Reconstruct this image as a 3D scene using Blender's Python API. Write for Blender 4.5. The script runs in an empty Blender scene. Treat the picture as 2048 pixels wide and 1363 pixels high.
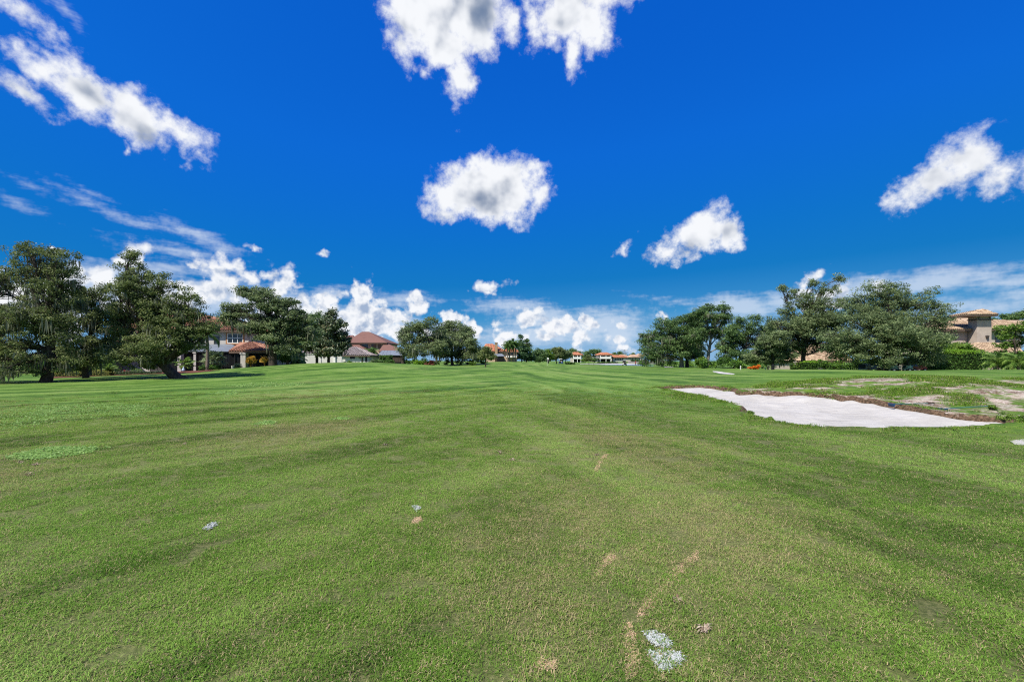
import bpy, bmesh, math, random
import numpy as np
from mathutils import Vector, Matrix, noise as mnoise

R = math.radians
scene = bpy.context.scene
COL = scene.collection

# ------------------------------------------------------------------ camera
EYE, FOC, CX, HY = 1.7, 910.0, 1024.0, 721.0      # eye height, focal length in photo pixels, principal column, horizon row
cam_data = bpy.data.cameras.new('camera')
cam_data.sensor_width = 36.0
cam_data.lens = 36.0 * FOC / 2048.0
cam_data.shift_y = (HY - 681.5) / 2048.0
cam_data.clip_start, cam_data.clip_end = 0.1, 20000.0
cam = bpy.data.objects.new('camera', cam_data)
COL.objects.link(cam)
cam.location = (0, 0, EYE)
cam.rotation_euler = (R(90), 0, 0)
scene.camera = cam

# ------------------------------------------------------------------ small node language
class NT:
    def __init__(s, tree):
        s.t = tree
    def n(s, typ, **kw):
        nd = s.t.nodes.new(typ)
        for k, v in kw.items():
            setattr(nd, k, v)
        return nd
    def put(s, sock, v):
        if v is None:
            return
        if isinstance(v, bpy.types.NodeSocket):
            s.t.links.new(v, sock)
        else:
            if isinstance(v, tuple) and len(v) == 3 and sock.type == 'RGBA':
                v = (*v, 1.0)
            sock.default_value = v
    def m(s, op, a, b=None, c=None, clamp=False):
        nd = s.n('ShaderNodeMath', operation=op, use_clamp=clamp)
        s.put(nd.inputs[0], a); s.put(nd.inputs[1], b); s.put(nd.inputs[2], c)
        return nd.outputs[0]
    def v(s, op, a, b=None, out=0):
        nd = s.n('ShaderNodeVectorMath', operation=op)
        s.put(nd.inputs[0], a)
        if op == 'SCALE':
            s.put(nd.inputs['Scale'], b)
        else:
            s.put(nd.inputs[1], b)
        return nd.outputs['Value'] if out else nd.outputs[0]
    def noise(s, vec, scale, detail=4.0, rough=0.55, dist=0.0, color=False):
        nd = s.n('ShaderNodeTexNoise')
        s.put(nd.inputs['Vector'], vec)
        nd.inputs['Scale'].default_value = scale
        nd.inputs['Detail'].default_value = detail
        nd.inputs['Roughness'].default_value = rough
        nd.inputs['Distortion'].default_value = dist
        return nd.outputs['Color'] if color else nd.outputs['Fac']
    def step(s, v, a, b, lo=0.0, hi=1.0):
        nd = s.n('ShaderNodeMapRange', interpolation_type='SMOOTHSTEP')
        s.put(nd.inputs['Value'], v)
        for k, x in (('From Min', a), ('From Max', b), ('To Min', lo), ('To Max', hi)):
            s.put(nd.inputs[k], x)
        return nd.outputs[0]
    def mix(s, f, a, b, mode='MIX'):
        nd = s.n('ShaderNodeMix', data_type='RGBA', blend_type=mode)
        s.put(nd.inputs[0], f)
        s.put(nd.inputs[6], a); s.put(nd.inputs[7], b)
        return nd.outputs[2]
    def xyz(s, v):
        nd = s.n('ShaderNodeSeparateXYZ'); s.put(nd.inputs[0], v)
        return nd.outputs
    def vec(s, x=0.0, y=0.0, z=0.0):
        nd = s.n('ShaderNodeCombineXYZ')
        s.put(nd.inputs[0], x); s.put(nd.inputs[1], y); s.put(nd.inputs[2], z)
        return nd.outputs[0]
    def mapping(s, v, loc=(0,0,0), rot=(0,0,0), scale=(1,1,1), typ='POINT'):
        nd = s.n('ShaderNodeMapping', vector_type=typ)
        s.put(nd.inputs['Vector'], v)
        nd.inputs['Location'].default_value = loc
        nd.inputs['Rotation'].default_value = rot
        nd.inputs['Scale'].default_value = scale
        return nd.outputs[0]

# ------------------------------------------------------------------ sun
SUN_DIR = Vector((-0.42, -0.45, 0.80)).normalized()      # towards the sun: high, from the left and slightly behind
sun_el = math.asin(SUN_DIR.z)
sun_rot = math.atan2(SUN_DIR.x, SUN_DIR.y)
sd = bpy.data.lights.new('sun', 'SUN')
sd.energy, sd.angle, sd.color = 5.0, R(0.53), (1.0, 0.94, 0.83)
sun = bpy.data.objects.new('sun', sd)
COL.objects.link(sun)
sun.rotation_euler = SUN_DIR.to_track_quat('Z', 'Y').to_euler()

# ------------------------------------------------------------------ sky with clouds
world = bpy.data.worlds.new('World')
scene.world = world
world.use_nodes = True
wt = world.node_tree
wt.nodes.clear()
W = NT(wt)
SKY_STRENGTH = 0.11
EXPO = 2.0 ** 0.5          # the picture's exposure; the sky grade below is given as seen in the picture
sky = W.n('ShaderNodeTexSky', sky_type='NISHITA')
sky.sun_disc = False
sky.sun_elevation, sky.sun_rotation = sun_el, sun_rot % (2 * math.pi)
sky.air_density, sky.dust_density, sky.ozone_density = 1.0, 0.25, 2.5
D = W.n('ShaderNodeTexCoord').outputs['Generated']
dx, dy, dz = W.xyz(D)
# deep, saturated summer blue: one grade over the whole sky, driven by the sky model's own brightness
sep = W.n('ShaderNodeSeparateColor'); W.put(sep.inputs[0], sky.outputs[0])
ramp = W.n('ShaderNodeValToRGB')
W.put(ramp.inputs[0], W.m('MULTIPLY', sep.outputs[0], SKY_STRENGTH))
els = ramp.color_ramp.elements
GRADE = [(0.095, (0.003, 0.112, 0.60)), (0.135, (0.0042, 0.141, 0.66)), (0.22, (0.005, 0.172, 0.60)),
         (0.31, (0.008, 0.195, 0.56)), (0.48, (0.055, 0.30, 0.62)), (0.68, (0.25, 0.46, 0.71))]
while len(els) < len(GRADE):
    els.new(0.5)
for e, (p_, c_) in zip(els, GRADE):
    e.position, e.color = p_, (*c_, 1.0)
sky_col = W.v('SCALE', ramp.outputs[0], 1.0 / SKY_STRENGTH / EXPO)

AZ = W.m('ARCTAN2', dx, dy)
EL = W.m('ARCSINE', dz)
P0 = W.vec(AZ, EL, 0.0)
w1 = W.v('SCALE', W.v('SUBTRACT', W.noise(D, 9.0, 2.0, 0.5, color=True), (0.5, 0.5, 0.5)), 0.07)
w2 = W.v('SCALE', W.v('SUBTRACT', W.noise(D, 34.0, 3.0, 0.6, color=True), (0.5, 0.5, 0.5)), 0.034)
PW = W.v('ADD', P0, W.v('ADD', w1, w2))
PWs = W.v('ADD', P0, W.v('SCALE', w1, 0.6))

def ray(px, py):
    x, z = (px - CX) / FOC, (HY - py) / FOC
    az = math.atan2(x, 1.0)
    return az, math.atan2(z, math.hypot(x, 1.0))

def lobe(b, mlo, mhi):
    px, py, rx, ry = b[:4]
    az, el = ray(px, py)
    srx, sry = 0.98 * rx / FOC * math.cos(az) ** 1.7, 0.98 * ry / FOC * math.cos(az)
    return az, el, R(b[4] if len(b) > 4 else 0.0), srx, sry, min(max(min(srx, sry), mlo), mhi)

def blob_field(lobes, P):
    acc = None
    for az, el, rot, srx, sry, mm in lobes:
        # (each lobe reads the one before it, a billionth of it, so that the long chain is evaluated in turn)
        Pi = P if acc is None else W.v('ADD', P, W.v('SCALE', (1e-9, 0, 0), acc))
        q = W.mapping(Pi, (az, el, 0), (0, 0, rot), (srx, sry, 1), 'TEXTURE')
        ln = W.v('LENGTH', q, out=1)
        f = W.m('MULTIPLY_ADD', ln, -mm, mm)
        acc = f if acc is None else W.m('MAXIMUM', acc, f)
    return acc

CUMULUS = [  # photo column, row, half width, half height, tilt
    (30, 0, 40, 20, -30), (68, 48, 46, 14, -42),
    (82, 140, 64, 34, -22), (165, 182, 95, 44, -24), (265, 224, 98, 46, -24), (345, 258, 58, 30, -28), (52, 194, 46, 14, -22), (388, 321, 26, 10, -20), (255, 290, 9, 6),
    (255, 508, 30, 22), (200, 540, 48, 26), (150, 560, 36, 16), (425, 522, 46, 20), (475, 532, 34, 13, -15), (385, 528, 30, 9),
    (455, 566, 38, 30), (425, 592, 40, 26), (375, 590, 30, 18), (350, 585, 22, 14),
    (548, 540, 20, 20), (578, 530, 12, 18), (570, 566, 28, 26), (590, 600, 32, 22), (625, 618, 24, 14), (530, 596, 26, 20), (480, 610, 46, 24), (640, 640, 50, 22), (560, 630, 60, 26),
    (714, 578, 14, 20), (722, 604, 26, 18), (662, 601, 24, 10), (640, 592, 10, 6), (740, 632, 58, 26), (828, 616, 26, 20), (790, 632, 40, 18), (700, 640, 50, 22), (740, 664, 90, 22), (905, 630, 22, 12), (938, 648, 24, 13), (915, 655, 26, 12), (868, 668, 46, 16),
    (985, 655, 20, 12), (1012, 668, 30, 14), (1058, 640, 28, 18), (1100, 655, 38, 16), (1150, 650, 30, 16), (1175, 640, 24, 9), (1083, 677, 14, 6), (1246, 676, 20, 9), (1160, 675, 18, 24), (1258, 697, 16, 10), (1245, 655, 18, 8),
    (975, 380, 112, 62), (905, 400, 58, 46), (1060, 345, 36, 15, 10), (1080, 397, 26, 22), (965, 340, 50, 24), (985, 425, 80, 30),
    (850, 30, 95, 58), (940, 45, 70, 62), (880, 95, 92, 40), (918, 160, 34, 52, 6), (1014, 25, 24, 40), (1130, 20, 70, 45), (1195, 45, 40, 42), (1145, 95, 26, 38), (1060, 40, 20, 34, 30), (870, -60, 170, 60), (1160, -60, 120, 60),
    (1400, 462, 58, 38, 24), (1448, 462, 40, 27, 10), (1350, 498, 46, 19, 18), (1470, 434, 12, 8), (1255, 489, 20, 8, 28),
    (1925, 320, 76, 44, 22), (1855, 360, 82, 36, 26), (2005, 345, 60, 27, 18), (1960, 300, 40, 22), (1790, 400, 30, 12, 20), (2100, 330, 60, 28, 15),
    (990, 580, 26, 13), (1320, 622, 18, 8), (1632, 553, 24, 13), (1670, 585, 60, 22), (515, 487, 10, 5), (655, 512, 12, 5), (105, 498, 16, 5),
    (20, 600, 70, 40), (120, 620, 90, 50), (300, 610, 110, 50), (-90, 560, 120, 40), (-200, 620, 160, 60),
]
WISPS = [
    (165, 375, 34, 6, -14), (42, 405, 40, 8, -14), (60, 372, 60, 6, -16), (205, 415, 90, 13, -17), (395, 470, 110, 20, -17), (330, 455, 60, 10, -14), (125, 25, 34, 12, -45),
    (1035, 618, 110, 20, -3), (1090, 640, 110, 26), (1210, 625, 86, 17), (1215, 645, 70, 30), (1170, 660, 55, 40), (1240, 665, 44, 50),
    (1385, 608, 120, 9, -11), (1480, 612, 110, 30), (1560, 600, 80, 26), (1740, 570, 130, 28), (1880, 562, 160, 32, 4), (2010, 565, 120, 26), (1990, 610, 190, 20), (2150, 590, 200, 40),
    (420, 600, 130, 42), (565, 606, 90, 46), (735, 645, 140, 34), (225, 570, 120, 40), (1090, 668, 170, 26), (900, 660, 70, 22),
    (350, 500, 120, 14, -6), (420, 545, 120, 14, -8), (240, 540, 150, 30), (800, 600, 90, 16), (650, 590, 60, 20), (330, 535, 60, 16),
]
CORES = [  # thick parts of the clouds, darker because little sun comes through
    (975, 398, 60, 24), (962, 22, 26, 56, 8), (900, 40, 70, 14, 60), (1940, 352, 60, 15, 18), (225, 222, 120, 12, -24), (1400, 488, 44, 10, 22),
    (450, 604, 46, 16), (440, 575, 30, 10), (565, 575, 16, 14), (580, 612, 40, 14), (740, 650, 80, 14), (735, 620, 20, 6), (205, 552, 60, 14), (300, 560, 60, 14), (440, 538, 50, 6), (832, 632, 20, 7), (930, 660, 36, 7), (1110, 666, 46, 6), (520, 630, 80, 12), (1020, 678, 26, 5),
]
def puff(vec, scale):
    nd = W.n('ShaderNodeTexVoronoi', feature='F1')
    W.put(nd.inputs['Vector'], vec)
    nd.inputs['Scale'].default_value = scale
    return nd.outputs['Distance']
DW = W.v('ADD', D, W.v('SCALE', w2, 0.55))
def puffs(v_):
    return W.m('ADD', W.m('MULTIPLY', puff(v_, 24.0), -0.6), W.m('MULTIPLY', puff(v_, 55.0), -0.32))
heap = puffs(DW)                                               # cauliflower heads, about -0.75..-0.1
heap_up = puffs(W.v('ADD', DW, (-0.006, -0.002, 0.011)))
fbm = W.noise(D, 30.0, 7.0, 0.65)
fbm_n = W.m('ADD', W.m('MULTIPLY', W.m('SUBTRACT', fbm, 0.5), 0.042), W.m('MULTIPLY', W.m('ADD', heap, 0.42), 0.045))
fbm_near = W.m('ADD', W.m('MULTIPLY', W.m('SUBTRACT', fbm, 0.5), 0.066), W.m('MULTIPLY', W.m('ADD', heap, 0.42), 0.022))
soft = W.noise(D, 13.0, 3.0, 0.5)
soft_up = W.noise(W.v('ADD', D, (-0.010, -0.002, 0.022)), 13.0, 3.0, 0.5)
relief_near = W.m('MULTIPLY', W.m('SUBTRACT', soft, soft_up), 1.7)
billow = W.noise(DW, 42.0, 3.0, 0.5)
billow_up = W.noise(W.v('ADD', DW, (-0.006, -0.001, 0.011)), 42.0, 3.0, 0.5)
relief_far = W.m('ADD', W.m('MULTIPLY', W.m('SUBTRACT', billow, billow_up), 1.5), W.m('MULTIPLY', W.m('SUBTRACT', heap, heap_up), 0.7))
above = W.step(EL, 0.0, 0.03)
streak = W.noise(W.mapping(P0, rot=(0, 0, R(-10)), scale=(14, 70, 1)), 1.0, 5.0, 0.6)
ripple = W.noise(D, 90.0, 2.0, 0.6)
wisp_n = W.m('MULTIPLY', W.m('SUBTRACT', W.m('ADD', W.m('MULTIPLY', streak, 0.7), W.m('MULTIPLY', ripple, 0.3)), 0.5), 0.05)
CLOUD_DARK, CLOUD_FAR, CLOUD_LIT, WISP_COL = (tuple(q / SKY_STRENGTH / EXPO for q in c_) for c_ in ((0.17, 0.24, 0.38), (0.36, 0.46, 0.64), (0.93, 0.95, 0.985), (0.70, 0.79, 0.92)))

edge_w = W.step(EL, 0.05, 0.34, 0.009, 0.026)          # near clouds fray more than far ones
def leaf_shader(F, Wf, C, near=False):
    """background for one piece of sky from the cumulus field F, the wisp field Wf and the thick cores C"""
    c = sky_col
    if Wf is not None:
        aw = W.m('MULTIPLY', W.m('MULTIPLY', W.step(W.m('ADD', Wf, wisp_n), -0.004, 0.022), 0.66), above)
        c = W.mix(aw, c, WISP_COL)
    if F is not None:
        Fn = W.m('ADD', W.m('ADD', F, 0.004 if near else 0.005), fbm_near if near else fbm_n)
        ac = W.m('MULTIPLY', W.step(Fn, -0.006 if near else -0.003, edge_w), above)
        if near:
            lum = W.m('ADD', W.m('SUBTRACT', 1.0, W.m('MULTIPLY', W.step(Fn, 0.014, 0.085), 0.20)), relief_near)
        else:
            lum = W.m('ADD', W.m('SUBTRACT', 0.90, W.m('MULTIPLY', W.step(Fn, 0.002, 0.036), 0.26)), relief_far)
        if C is not None:
            core = W.step(W.m('ADD', C, W.m('MULTIPLY', W.m('SUBTRACT', soft, 0.5), 0.06)), -0.020, 0.036)
            lum = W.m('SUBTRACT', lum, W.m('MULTIPLY', core, 0.50 if near else 0.28))
        c = W.mix(ac, c, W.mix(W.step(lum, 0.30, 0.97), CLOUD_DARK if near else CLOUD_FAR, CLOUD_LIT))
    b_ = W.n('ShaderNodeBackground')
    W.put(b_.inputs[0], c)
    b_.inputs[1].default_value = SKY_STRENGTH
    return b_.outputs[0]

def choose(fac, a_, b_):
    nd = W.n('ShaderNodeMixShader')
    W.put(nd.inputs[0], fac); W.put(nd.inputs[1], a_); W.put(nd.inputs[2], b_)
    return nd.outputs[0]

# the lobes are sorted into cells of the sky so that each ray only looks at the clouds near it
CELLS = {'c': [lobe(b, 0.012, 0.06) for b in CUMULUS], 'w': [lobe(b, 0.006, 0.03) for b in WISPS], 'k': [lobe(b, 0.012, 0.04) for b in CORES]}
def touches(l, cell, kind):
    az, el, rot, srx, sry, mm = l
    reach = 1.0 + {'c': 0.026, 'w': 0.028, 'k': 0.02}[kind] / mm
    m_ = {'c': 0.03, 'w': 0.012, 'k': 0.012}[kind]
    c_, s_ = abs(math.cos(rot)), abs(math.sin(rot))
    hx, hy = reach * (srx * c_ + sry * s_) + m_, reach * (srx * s_ + sry * c_) + m_
    return az + hx > cell[0] and az - hx < cell[1] and el + hy > cell[2] and el - hy < cell[3]
def build_cell(cell, plan):
    if plan is None:
        got = {k: [l for l in v if touches(l, cell, k)] for k, v in CELLS.items()}
        return leaf_shader(blob_field(got['c'], PW), blob_field(got['w'], PWs), blob_field(got['k'], PWs), cell[2] > 0.1)
    axis, at_, lo_plan, hi_plan = plan
    lo, hi = list(cell), list(cell)
    lo[2 * axis + 1] = hi[2 * axis] = at_
    return choose(W.m('GREATER_THAN', EL if axis else AZ, at_), build_cell(lo, lo_plan), build_cell(hi, hi_plan))
plain = leaf_shader(None, None, None)
FRONT = (-1.05, 1.05, 0.0, 0.86)
front = build_cell(FRONT, (0, 0.20,
                           (1, 0.245, (0, -0.28, (0, -0.62, None, None), (0, 0.0, None, None)), (0, -0.30, None, None)),
                           (1, 0.172, None, (0, 0.56, None, None))))
# cumulus in the unseen sky all round, cover raised to whiten the fill light
n_else = W.noise(D, 3.2, 5.0, 0.55)
F_else = W.m('MULTIPLY', W.m('SUBTRACT', n_else, 0.56), 0.45)
edge = W.m('MAXIMUM', W.step(W.m('ABSOLUTE', AZ), 1.05, 1.25), W.step(EL, 0.86, 1.0))
F_else = W.m('ADD', F_else, W.m('MULTIPLY', W.m('SUBTRACT', edge, 1.0), 0.3))
eb = W.n('ShaderNodeBackground')
W.put(eb.inputs[0], W.mix(W.m('MULTIPLY', W.step(F_else, -0.004, 0.016), above), sky_col, W.mix(W.step(F_else, 0.02, 0.09), CLOUD_LIT, tuple(0.6 * a_ + 0.4 * b_ for a_, b_ in zip(CLOUD_LIT, CLOUD_DARK)))))
eb.inputs[1].default_value = SKY_STRENGTH
elsewhere = eb.outputs[0]
in_front = W.m('MULTIPLY', W.m('LESS_THAN', W.m('ABSOLUTE', AZ), FRONT[1]), W.m('MULTIPLY', W.m('GREATER_THAN', EL, 0.0), W.m('LESS_THAN', EL, FRONT[3])))
wo = W.n('ShaderNodeOutputWorld')
wt.links.new(choose(W.m('GREATER_THAN', EL, 0.0), plain, choose(in_front, elsewhere, front)), wo.inputs[0])
world.cycles.sampling_method = 'MANUAL'
world.cycles.sample_map_resolution = 512

# ------------------------------------------------------------------ exposure and render
vs = scene.view_settings
scene.display_settings.display_device = 'sRGB'
vs.view_transform, vs.look, vs.exposure, vs.gamma = 'Standard', 'None', 0.5, 1.0
vs.use_curve_mapping = False
scene.render.engine = 'CYCLES'
scene.cycles.max_bounces = 6
scene.cycles.diffuse_bounces = 3
scene.cycles.glossy_bounces = 2
scene.cycles.transmission_bounces = 4
scene.cycles.transparent_max_bounces = 8
scene.cycles.caustics_reflective = scene.cycles.caustics_refractive = False
scene.cycles.use_denoising = False
scene.cycles.pixel_filter_type = 'BLACKMAN_HARRIS'
scene.cycles.filter_width = 1.15
scene.cycles.use_adaptive_sampling = False

# ================================================================== helpers
rng = np.random.default_rng(11)
random.seed(5)

def X(px, d): return (px - CX) / FOC * d
def Z(py, d): return EYE - (py - HY) / FOC * d
def PT(px, py, d): return np.array((X(px, d), d, Z(py, d)))

def smooth01(t):
    t = np.clip(t, 0, 1)
    return t * t * (3 - 2 * t)

# ---- bunker outline on the ground (metres), traced as a plan
_bpx = [(1312, 784), (1345, 781), (1400, 782), (1450, 787), (1482, 796), (1530, 800), (1600, 803), (1660, 808), (1720, 815), (1785, 823), (1860, 834),
        (1930, 842), (1995, 846), (2030, 851), (2000, 859), (1930, 863), (1850, 866), (1750, 867), (1650, 865), (1580, 859), (1535, 850), (1508, 840), (1480, 832), (1488, 822), (1455, 812), (1400, 799), (1350, 790)]
BUNKER = np.array([(X(px, (EYE + 0.12) * FOC / (py - HY)), (EYE + 0.12) * FOC / (py - HY)) for px, py in _bpx])

def poly_sd(x, y, poly):
    """distance to a polygon's edge, positive inside"""
    x, y = np.asarray(x, float), np.asarray(y, float)
    best = np.full(x.shape, 1e9)
    inside = np.zeros(x.shape, bool)
    n = len(poly)
    for i in range(n):
        ax, ay = poly[i]; bx, by = poly[(i + 1) % n]
        ex, ey = bx - ax, by - ay
        t = np.clip(((x - ax) * ex + (y - ay) * ey) / (ex * ex + ey * ey), 0, 1)
        best = np.minimum(best, np.hypot(x - ax - t * ex, y - ay - t * ey))
        cond = ((ay > y) != (by > y)) & (x < (bx - ax) * (y - ay) / (by - ay + 1e-12) + ax)
        inside ^= cond
    return np.where(inside, best, -best)

def wob(x, y, s, seed=0.0):
    """cheap smooth wobble, about -1..1"""
    return (np.sin(x * s + 1.3 * np.sin(y * s * 0.7 + seed) + seed) + np.sin(y * s * 1.13 + 1.7 * np.sin(x * s * 0.6 - seed) + 2 * seed)) * 0.5

def gauss(x, y, cx, cy, sx, sy):
    return np.exp(-0.5 * (((x - cx) / sx) ** 2 + ((y - cy) / sy) ** 2))

def ground_base(x, y):
    x, y = np.asarray(x, float), np.asarray(y, float)
    z = 0.05 * wob(x, y, 0.16, 0.4) * smooth01((np.hypot(x, y) - 4) / 10)
    z = z + 1.22 * gauss(x, y, -21.5, 57, 10.5, 11)
    z = z + 0.55 * gauss(x, y, -4, 70, 22, 16)
    z = z + 1.35 * gauss(x, y, -3, 150, 15, 22)
    sx = np.where(x < 30, 9.5, 40.0)
    z = z + 0.92 * np.exp(-0.5 * (((x - 30) / sx) ** 2 + ((y - 40) / 12.0) ** 2))
    z = z + 0.34 * gauss(x, y, 24, 24, 7, 6) + 0.34 * gauss(x, y, 18.5, 20.5, 4.5, 4.0)
    z = z - 0.25 * gauss(x, y, 37, 47, 4, 12)
    worn = np.clip(gauss(x, y, 19, 18.5, 8, 5) * 1.3, 0, 1) * smooth01((y - (20.6 - 0.62 * (x - 6.0)) - 0.2) / 2.0)
    z = z + worn * (0.07 * wob(x, y, 1.0, 0.3) + 0.05 * wob(x, y, 2.6, 1.4) + 0.03 * wob(x, y, 6.0, 2.2))
    z = z - 0.95 * gauss(x, y, 55.5, 238, 8.5, 40)
    z = z + 1.0 * smooth01((y - 285) / 70)
    return z

def ground(x, y):
    sd_ = poly_sd(x, y, BUNKER) + 0.09 * wob(np.asarray(x), np.asarray(y), 2.3, 0.7) + 0.05 * wob(np.asarray(x), np.asarray(y), 6.1, 1.9)
    return ground_base(x, y) + 0.05 * np.exp(-(np.minimum(sd_, 0) / 0.5) ** 2) * (sd_ < 0) * (np.asarray(y) > 11) - 0.55 * smooth01(sd_ / 0.28)

def gz(x, y): return float(ground_base(np.array([x]), np.array([y]))[0])

def on_ground(px, py):
    """where the photo ray through a pixel meets the ground"""
    ds = np.concatenate([np.arange(1.5, 60, 0.05), np.arange(60, 400, 0.5)])
    zz = EYE - (py - HY) / FOC * ds
    g = ground_base((px - CX) / FOC * ds, ds)
    i = int(np.argmax(zz < g))
    d = ds[i] if (zz < g).any() else 300.0
    return X(px, d), d, gz(X(px, d), d)

# ---- meshes
def mesh_np(name, verts, faces, mat=None, smooth=False, attrs=None):
    """mesh from numpy: verts (N,3), faces (M,k) all of one size, or a list of arrays"""
    me = bpy.data.meshes.new(name)
    verts = np.asarray(verts, np.float32)
    flist = faces if isinstance(faces, list) else [faces]
    flist = [np.asarray(f, np.int32) for f in flist if len(f)]
    me.vertices.add(len(verts))
    me.vertices.foreach_set('co', verts.ravel())
    loops = np.concatenate([f.ravel() for f in flist])
    sizes = np.concatenate([np.full(len(f), f.shape[1], np.int32) for f in flist])
    me.loops.add(len(loops))
    me.loops.foreach_set('vertex_index', loops)
    me.polygons.add(len(sizes))
    starts = np.concatenate([[0], np.cumsum(sizes)[:-1]]).astype(np.int32)
    me.polygons.foreach_set('loop_start', starts)
    me.polygons.foreach_set('loop_total', sizes)
    me.polygons.foreach_set('use_smooth', np.full(len(sizes), smooth))
    for k, (dom, arr) in (attrs or {}).items():
        a = me.attributes.new(k, 'FLOAT', dom)
        a.data.foreach_set('value', np.asarray(arr, np.float32))
    me.update(calc_edges=True)
    if mat is not None:
        me.materials.append(mat)
    return me

class MB:
    """collects simple solids into one mesh"""
    def __init__(s):
        s.v, s.f = [], []
    def add(s, vs, fs):
        o = len(s.v)
        s.v += [tuple(float(c) for c in p) for p in vs]
        s.f += [tuple(i + o for i in f) for f in fs]
        return s
    def box(s, x0, x1, y0, y1, z0, z1):
        return s.add([(x0,y0,z0),(x1,y0,z0),(x1,y1,z0),(x0,y1,z0),(x0,y0,z1),(x1,y0,z1),(x1,y1,z1),(x0,y1,z1)],
                     [(0,3,2,1),(4,5,6,7),(0,1,5,4),(1,2,6,5),(2,3,7,6),(3,0,4,7)])
    def prism(s, poly, h, axis=2):
        """polygon (list of 3-D points) pushed along a vector h"""
        n = len(poly)
        h = Vector(h)
        top = [tuple(Vector(p) + h) for p in poly]
        return s.add(list(poly) + top, [tuple(range(n))[::-1], tuple(range(n, 2 * n))] + [(i, (i + 1) % n, n + (i + 1) % n, n + i) for i in range(n)])
    def tube(s, pts, rad, sides=8, cap=True):
        v, f = tube_np(pts, rad, sides)
        o = len(s.v)
        s.v += [tuple(p) for p in v.tolist()]
        s.f += [tuple(int(i) + o for i in q) for q in f]
        if cap:
            n = len(pts)
            s.f.append(tuple(o + i for i in range(sides))[::-1])
            s.f.append(tuple(o + (n - 1) * sides + i for i in range(sides)))
        return s
    def lathe(s, c, prof, sides=14):
        pts = [(c[0], c[1], c[2] + z) for r, z in prof]
        vs, fs = [], []
        for r, z in prof:
            for k in range(sides):
                a = 2 * math.pi * k / sides
                vs.append((c[0] + r * math.cos(a), c[1] + r * math.sin(a), c[2] + z))
        for i in range(len(prof) - 1):
            for k in range(sides):
                fs.append((i*sides+k, i*sides+(k+1)%sides, (i+1)*sides+(k+1)%sides, (i+1)*sides+k))
        fs.append(tuple(range(sides))[::-1]); fs.append(tuple((len(prof)-1)*sides+k for k in range(sides)))
        return s.add(vs, fs)
    def mesh(s, name, mat, smooth=False):
        me = bpy.data.meshes.new(name)
        me.from_pydata(s.v, [], s.f)
        if smooth:
            me.polygons.foreach_set('use_smooth', [True] * len(me.polygons))
        me.update()
        if mat is not None:
            me.materials.append(mat)
        return me

def tube_np(pts, rad, sides=7):
    pts = np.asarray(pts, float)
    rad = np.broadcast_to(np.asarray(rad, float), (len(pts),))
    tan = np.gradient(pts, axis=0)
    tan /= np.linalg.norm(tan, axis=1, keepdims=True) + 1e-9
    ref = np.array((0.31, 0.9, 0.17))
    a = np.cross(tan, ref); a /= np.linalg.norm(a, axis=1, keepdims=True) + 1e-9
    b = np.cross(tan, a)
    ang = np.arange(sides) * 2 * math.pi / sides
    ring = a[:, None, :] * np.cos(ang)[None, :, None] + b[:, None, :] * np.sin(ang)[None, :, None]
    v = (pts[:, None, :] + ring * rad[:, None, None]).reshape(-1, 3)
    n = len(pts)
    i = np.arange(n - 1)[:, None] * sides
    k = np.arange(sides)[None, :]
    k2 = (k + 1) % sides
    f = np.stack([i + k, i + k2, i + sides + k2, i + sides + k], -1).reshape(-1, 4)
    return v, f

def link(name, data, parent=None, loc=None):
    o = bpy.data.objects.new(name, data)
    COL.objects.link(o)
    if parent is not None:
        o.parent = parent
    if loc is not None:
        o.location = loc
    return o

def tag(o, label=None, cat=None, group=None, kind=None):
    if label: o['label'] = label
    if cat: o['category'] = cat
    if group: o['group'] = group
    if kind: o['kind'] = kind
    return o

def thing(name, label, cat, loc, group=None, rotz=0.0):
    o = link(name, None, None, loc)
    o.empty_display_size = 0.2
    o.rotation_euler = (0, 0, rotz)
    return tag(o, label, cat, group)

def part(name, mb, mat, parent, smooth=False, world=True):
    """a child mesh; its vertices are given in world metres unless world is False"""
    me = mb.mesh(name, mat, smooth) if isinstance(mb, MB) else mb
    o = link(name, me, parent)
    if world:
        off = Vector((0, 0, 0))
        p = parent
        while p is not None:
            off += p.location
            p = p.parent
        o.location = -off
    return o

def copy_tree(o, parent=None):
    c = o.copy()
    COL.objects.link(c)
    c.parent = parent
    for ch in list(o.children):
        copy_tree(ch, c)
    return c

# ================================================================== materials
MATS = {}
def new_mat(name):
    m = bpy.data.materials.new(name)
    m.use_nodes = True
    m.node_tree.nodes.clear()
    MATS[name] = m
    return m, NT(m.node_tree)

def finish(N, shader):
    o = N.n('ShaderNodeOutputMaterial')
    N.t.links.new(shader, o.inputs['Surface'])

def plain_mat(name, col, rough=0.7, vary=0.15, scale=3.0, metal=0.0, bump=0.0, bscale=40.0, spec=0.3):
    m, N = new_mat(name)
    tc = N.n('ShaderNodeTexCoord').outputs['Object']
    n = N.noise(tc, scale, 4.0, 0.6)
    dark = tuple(c * (1 - vary) for c in col); light = tuple(min(1, c * (1 + vary)) for c in col)
    c = N.mix(N.step(n, 0.3, 0.7), dark, light)
    b = N.n('ShaderNodeBsdfPrincipled')
    N.put(b.inputs['Base Color'], c)
    b.inputs['Roughness'].default_value = rough
    b.inputs['Metallic'].default_value = metal
    b.inputs['Specular IOR Level'].default_value = spec
    if bump:
        bm = N.n('ShaderNodeBump')
        bm.inputs['Strength'].default_value = bump
        bm.inputs['Distance'].default_value = 0.02
        N.put(bm.inputs['Height'], N.noise(tc, bscale, 3.0, 0.6))
        N.t.links.new(bm.outputs[0], b.inputs['Normal'])
    finish(N, b.outputs[0])
    return m

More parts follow.
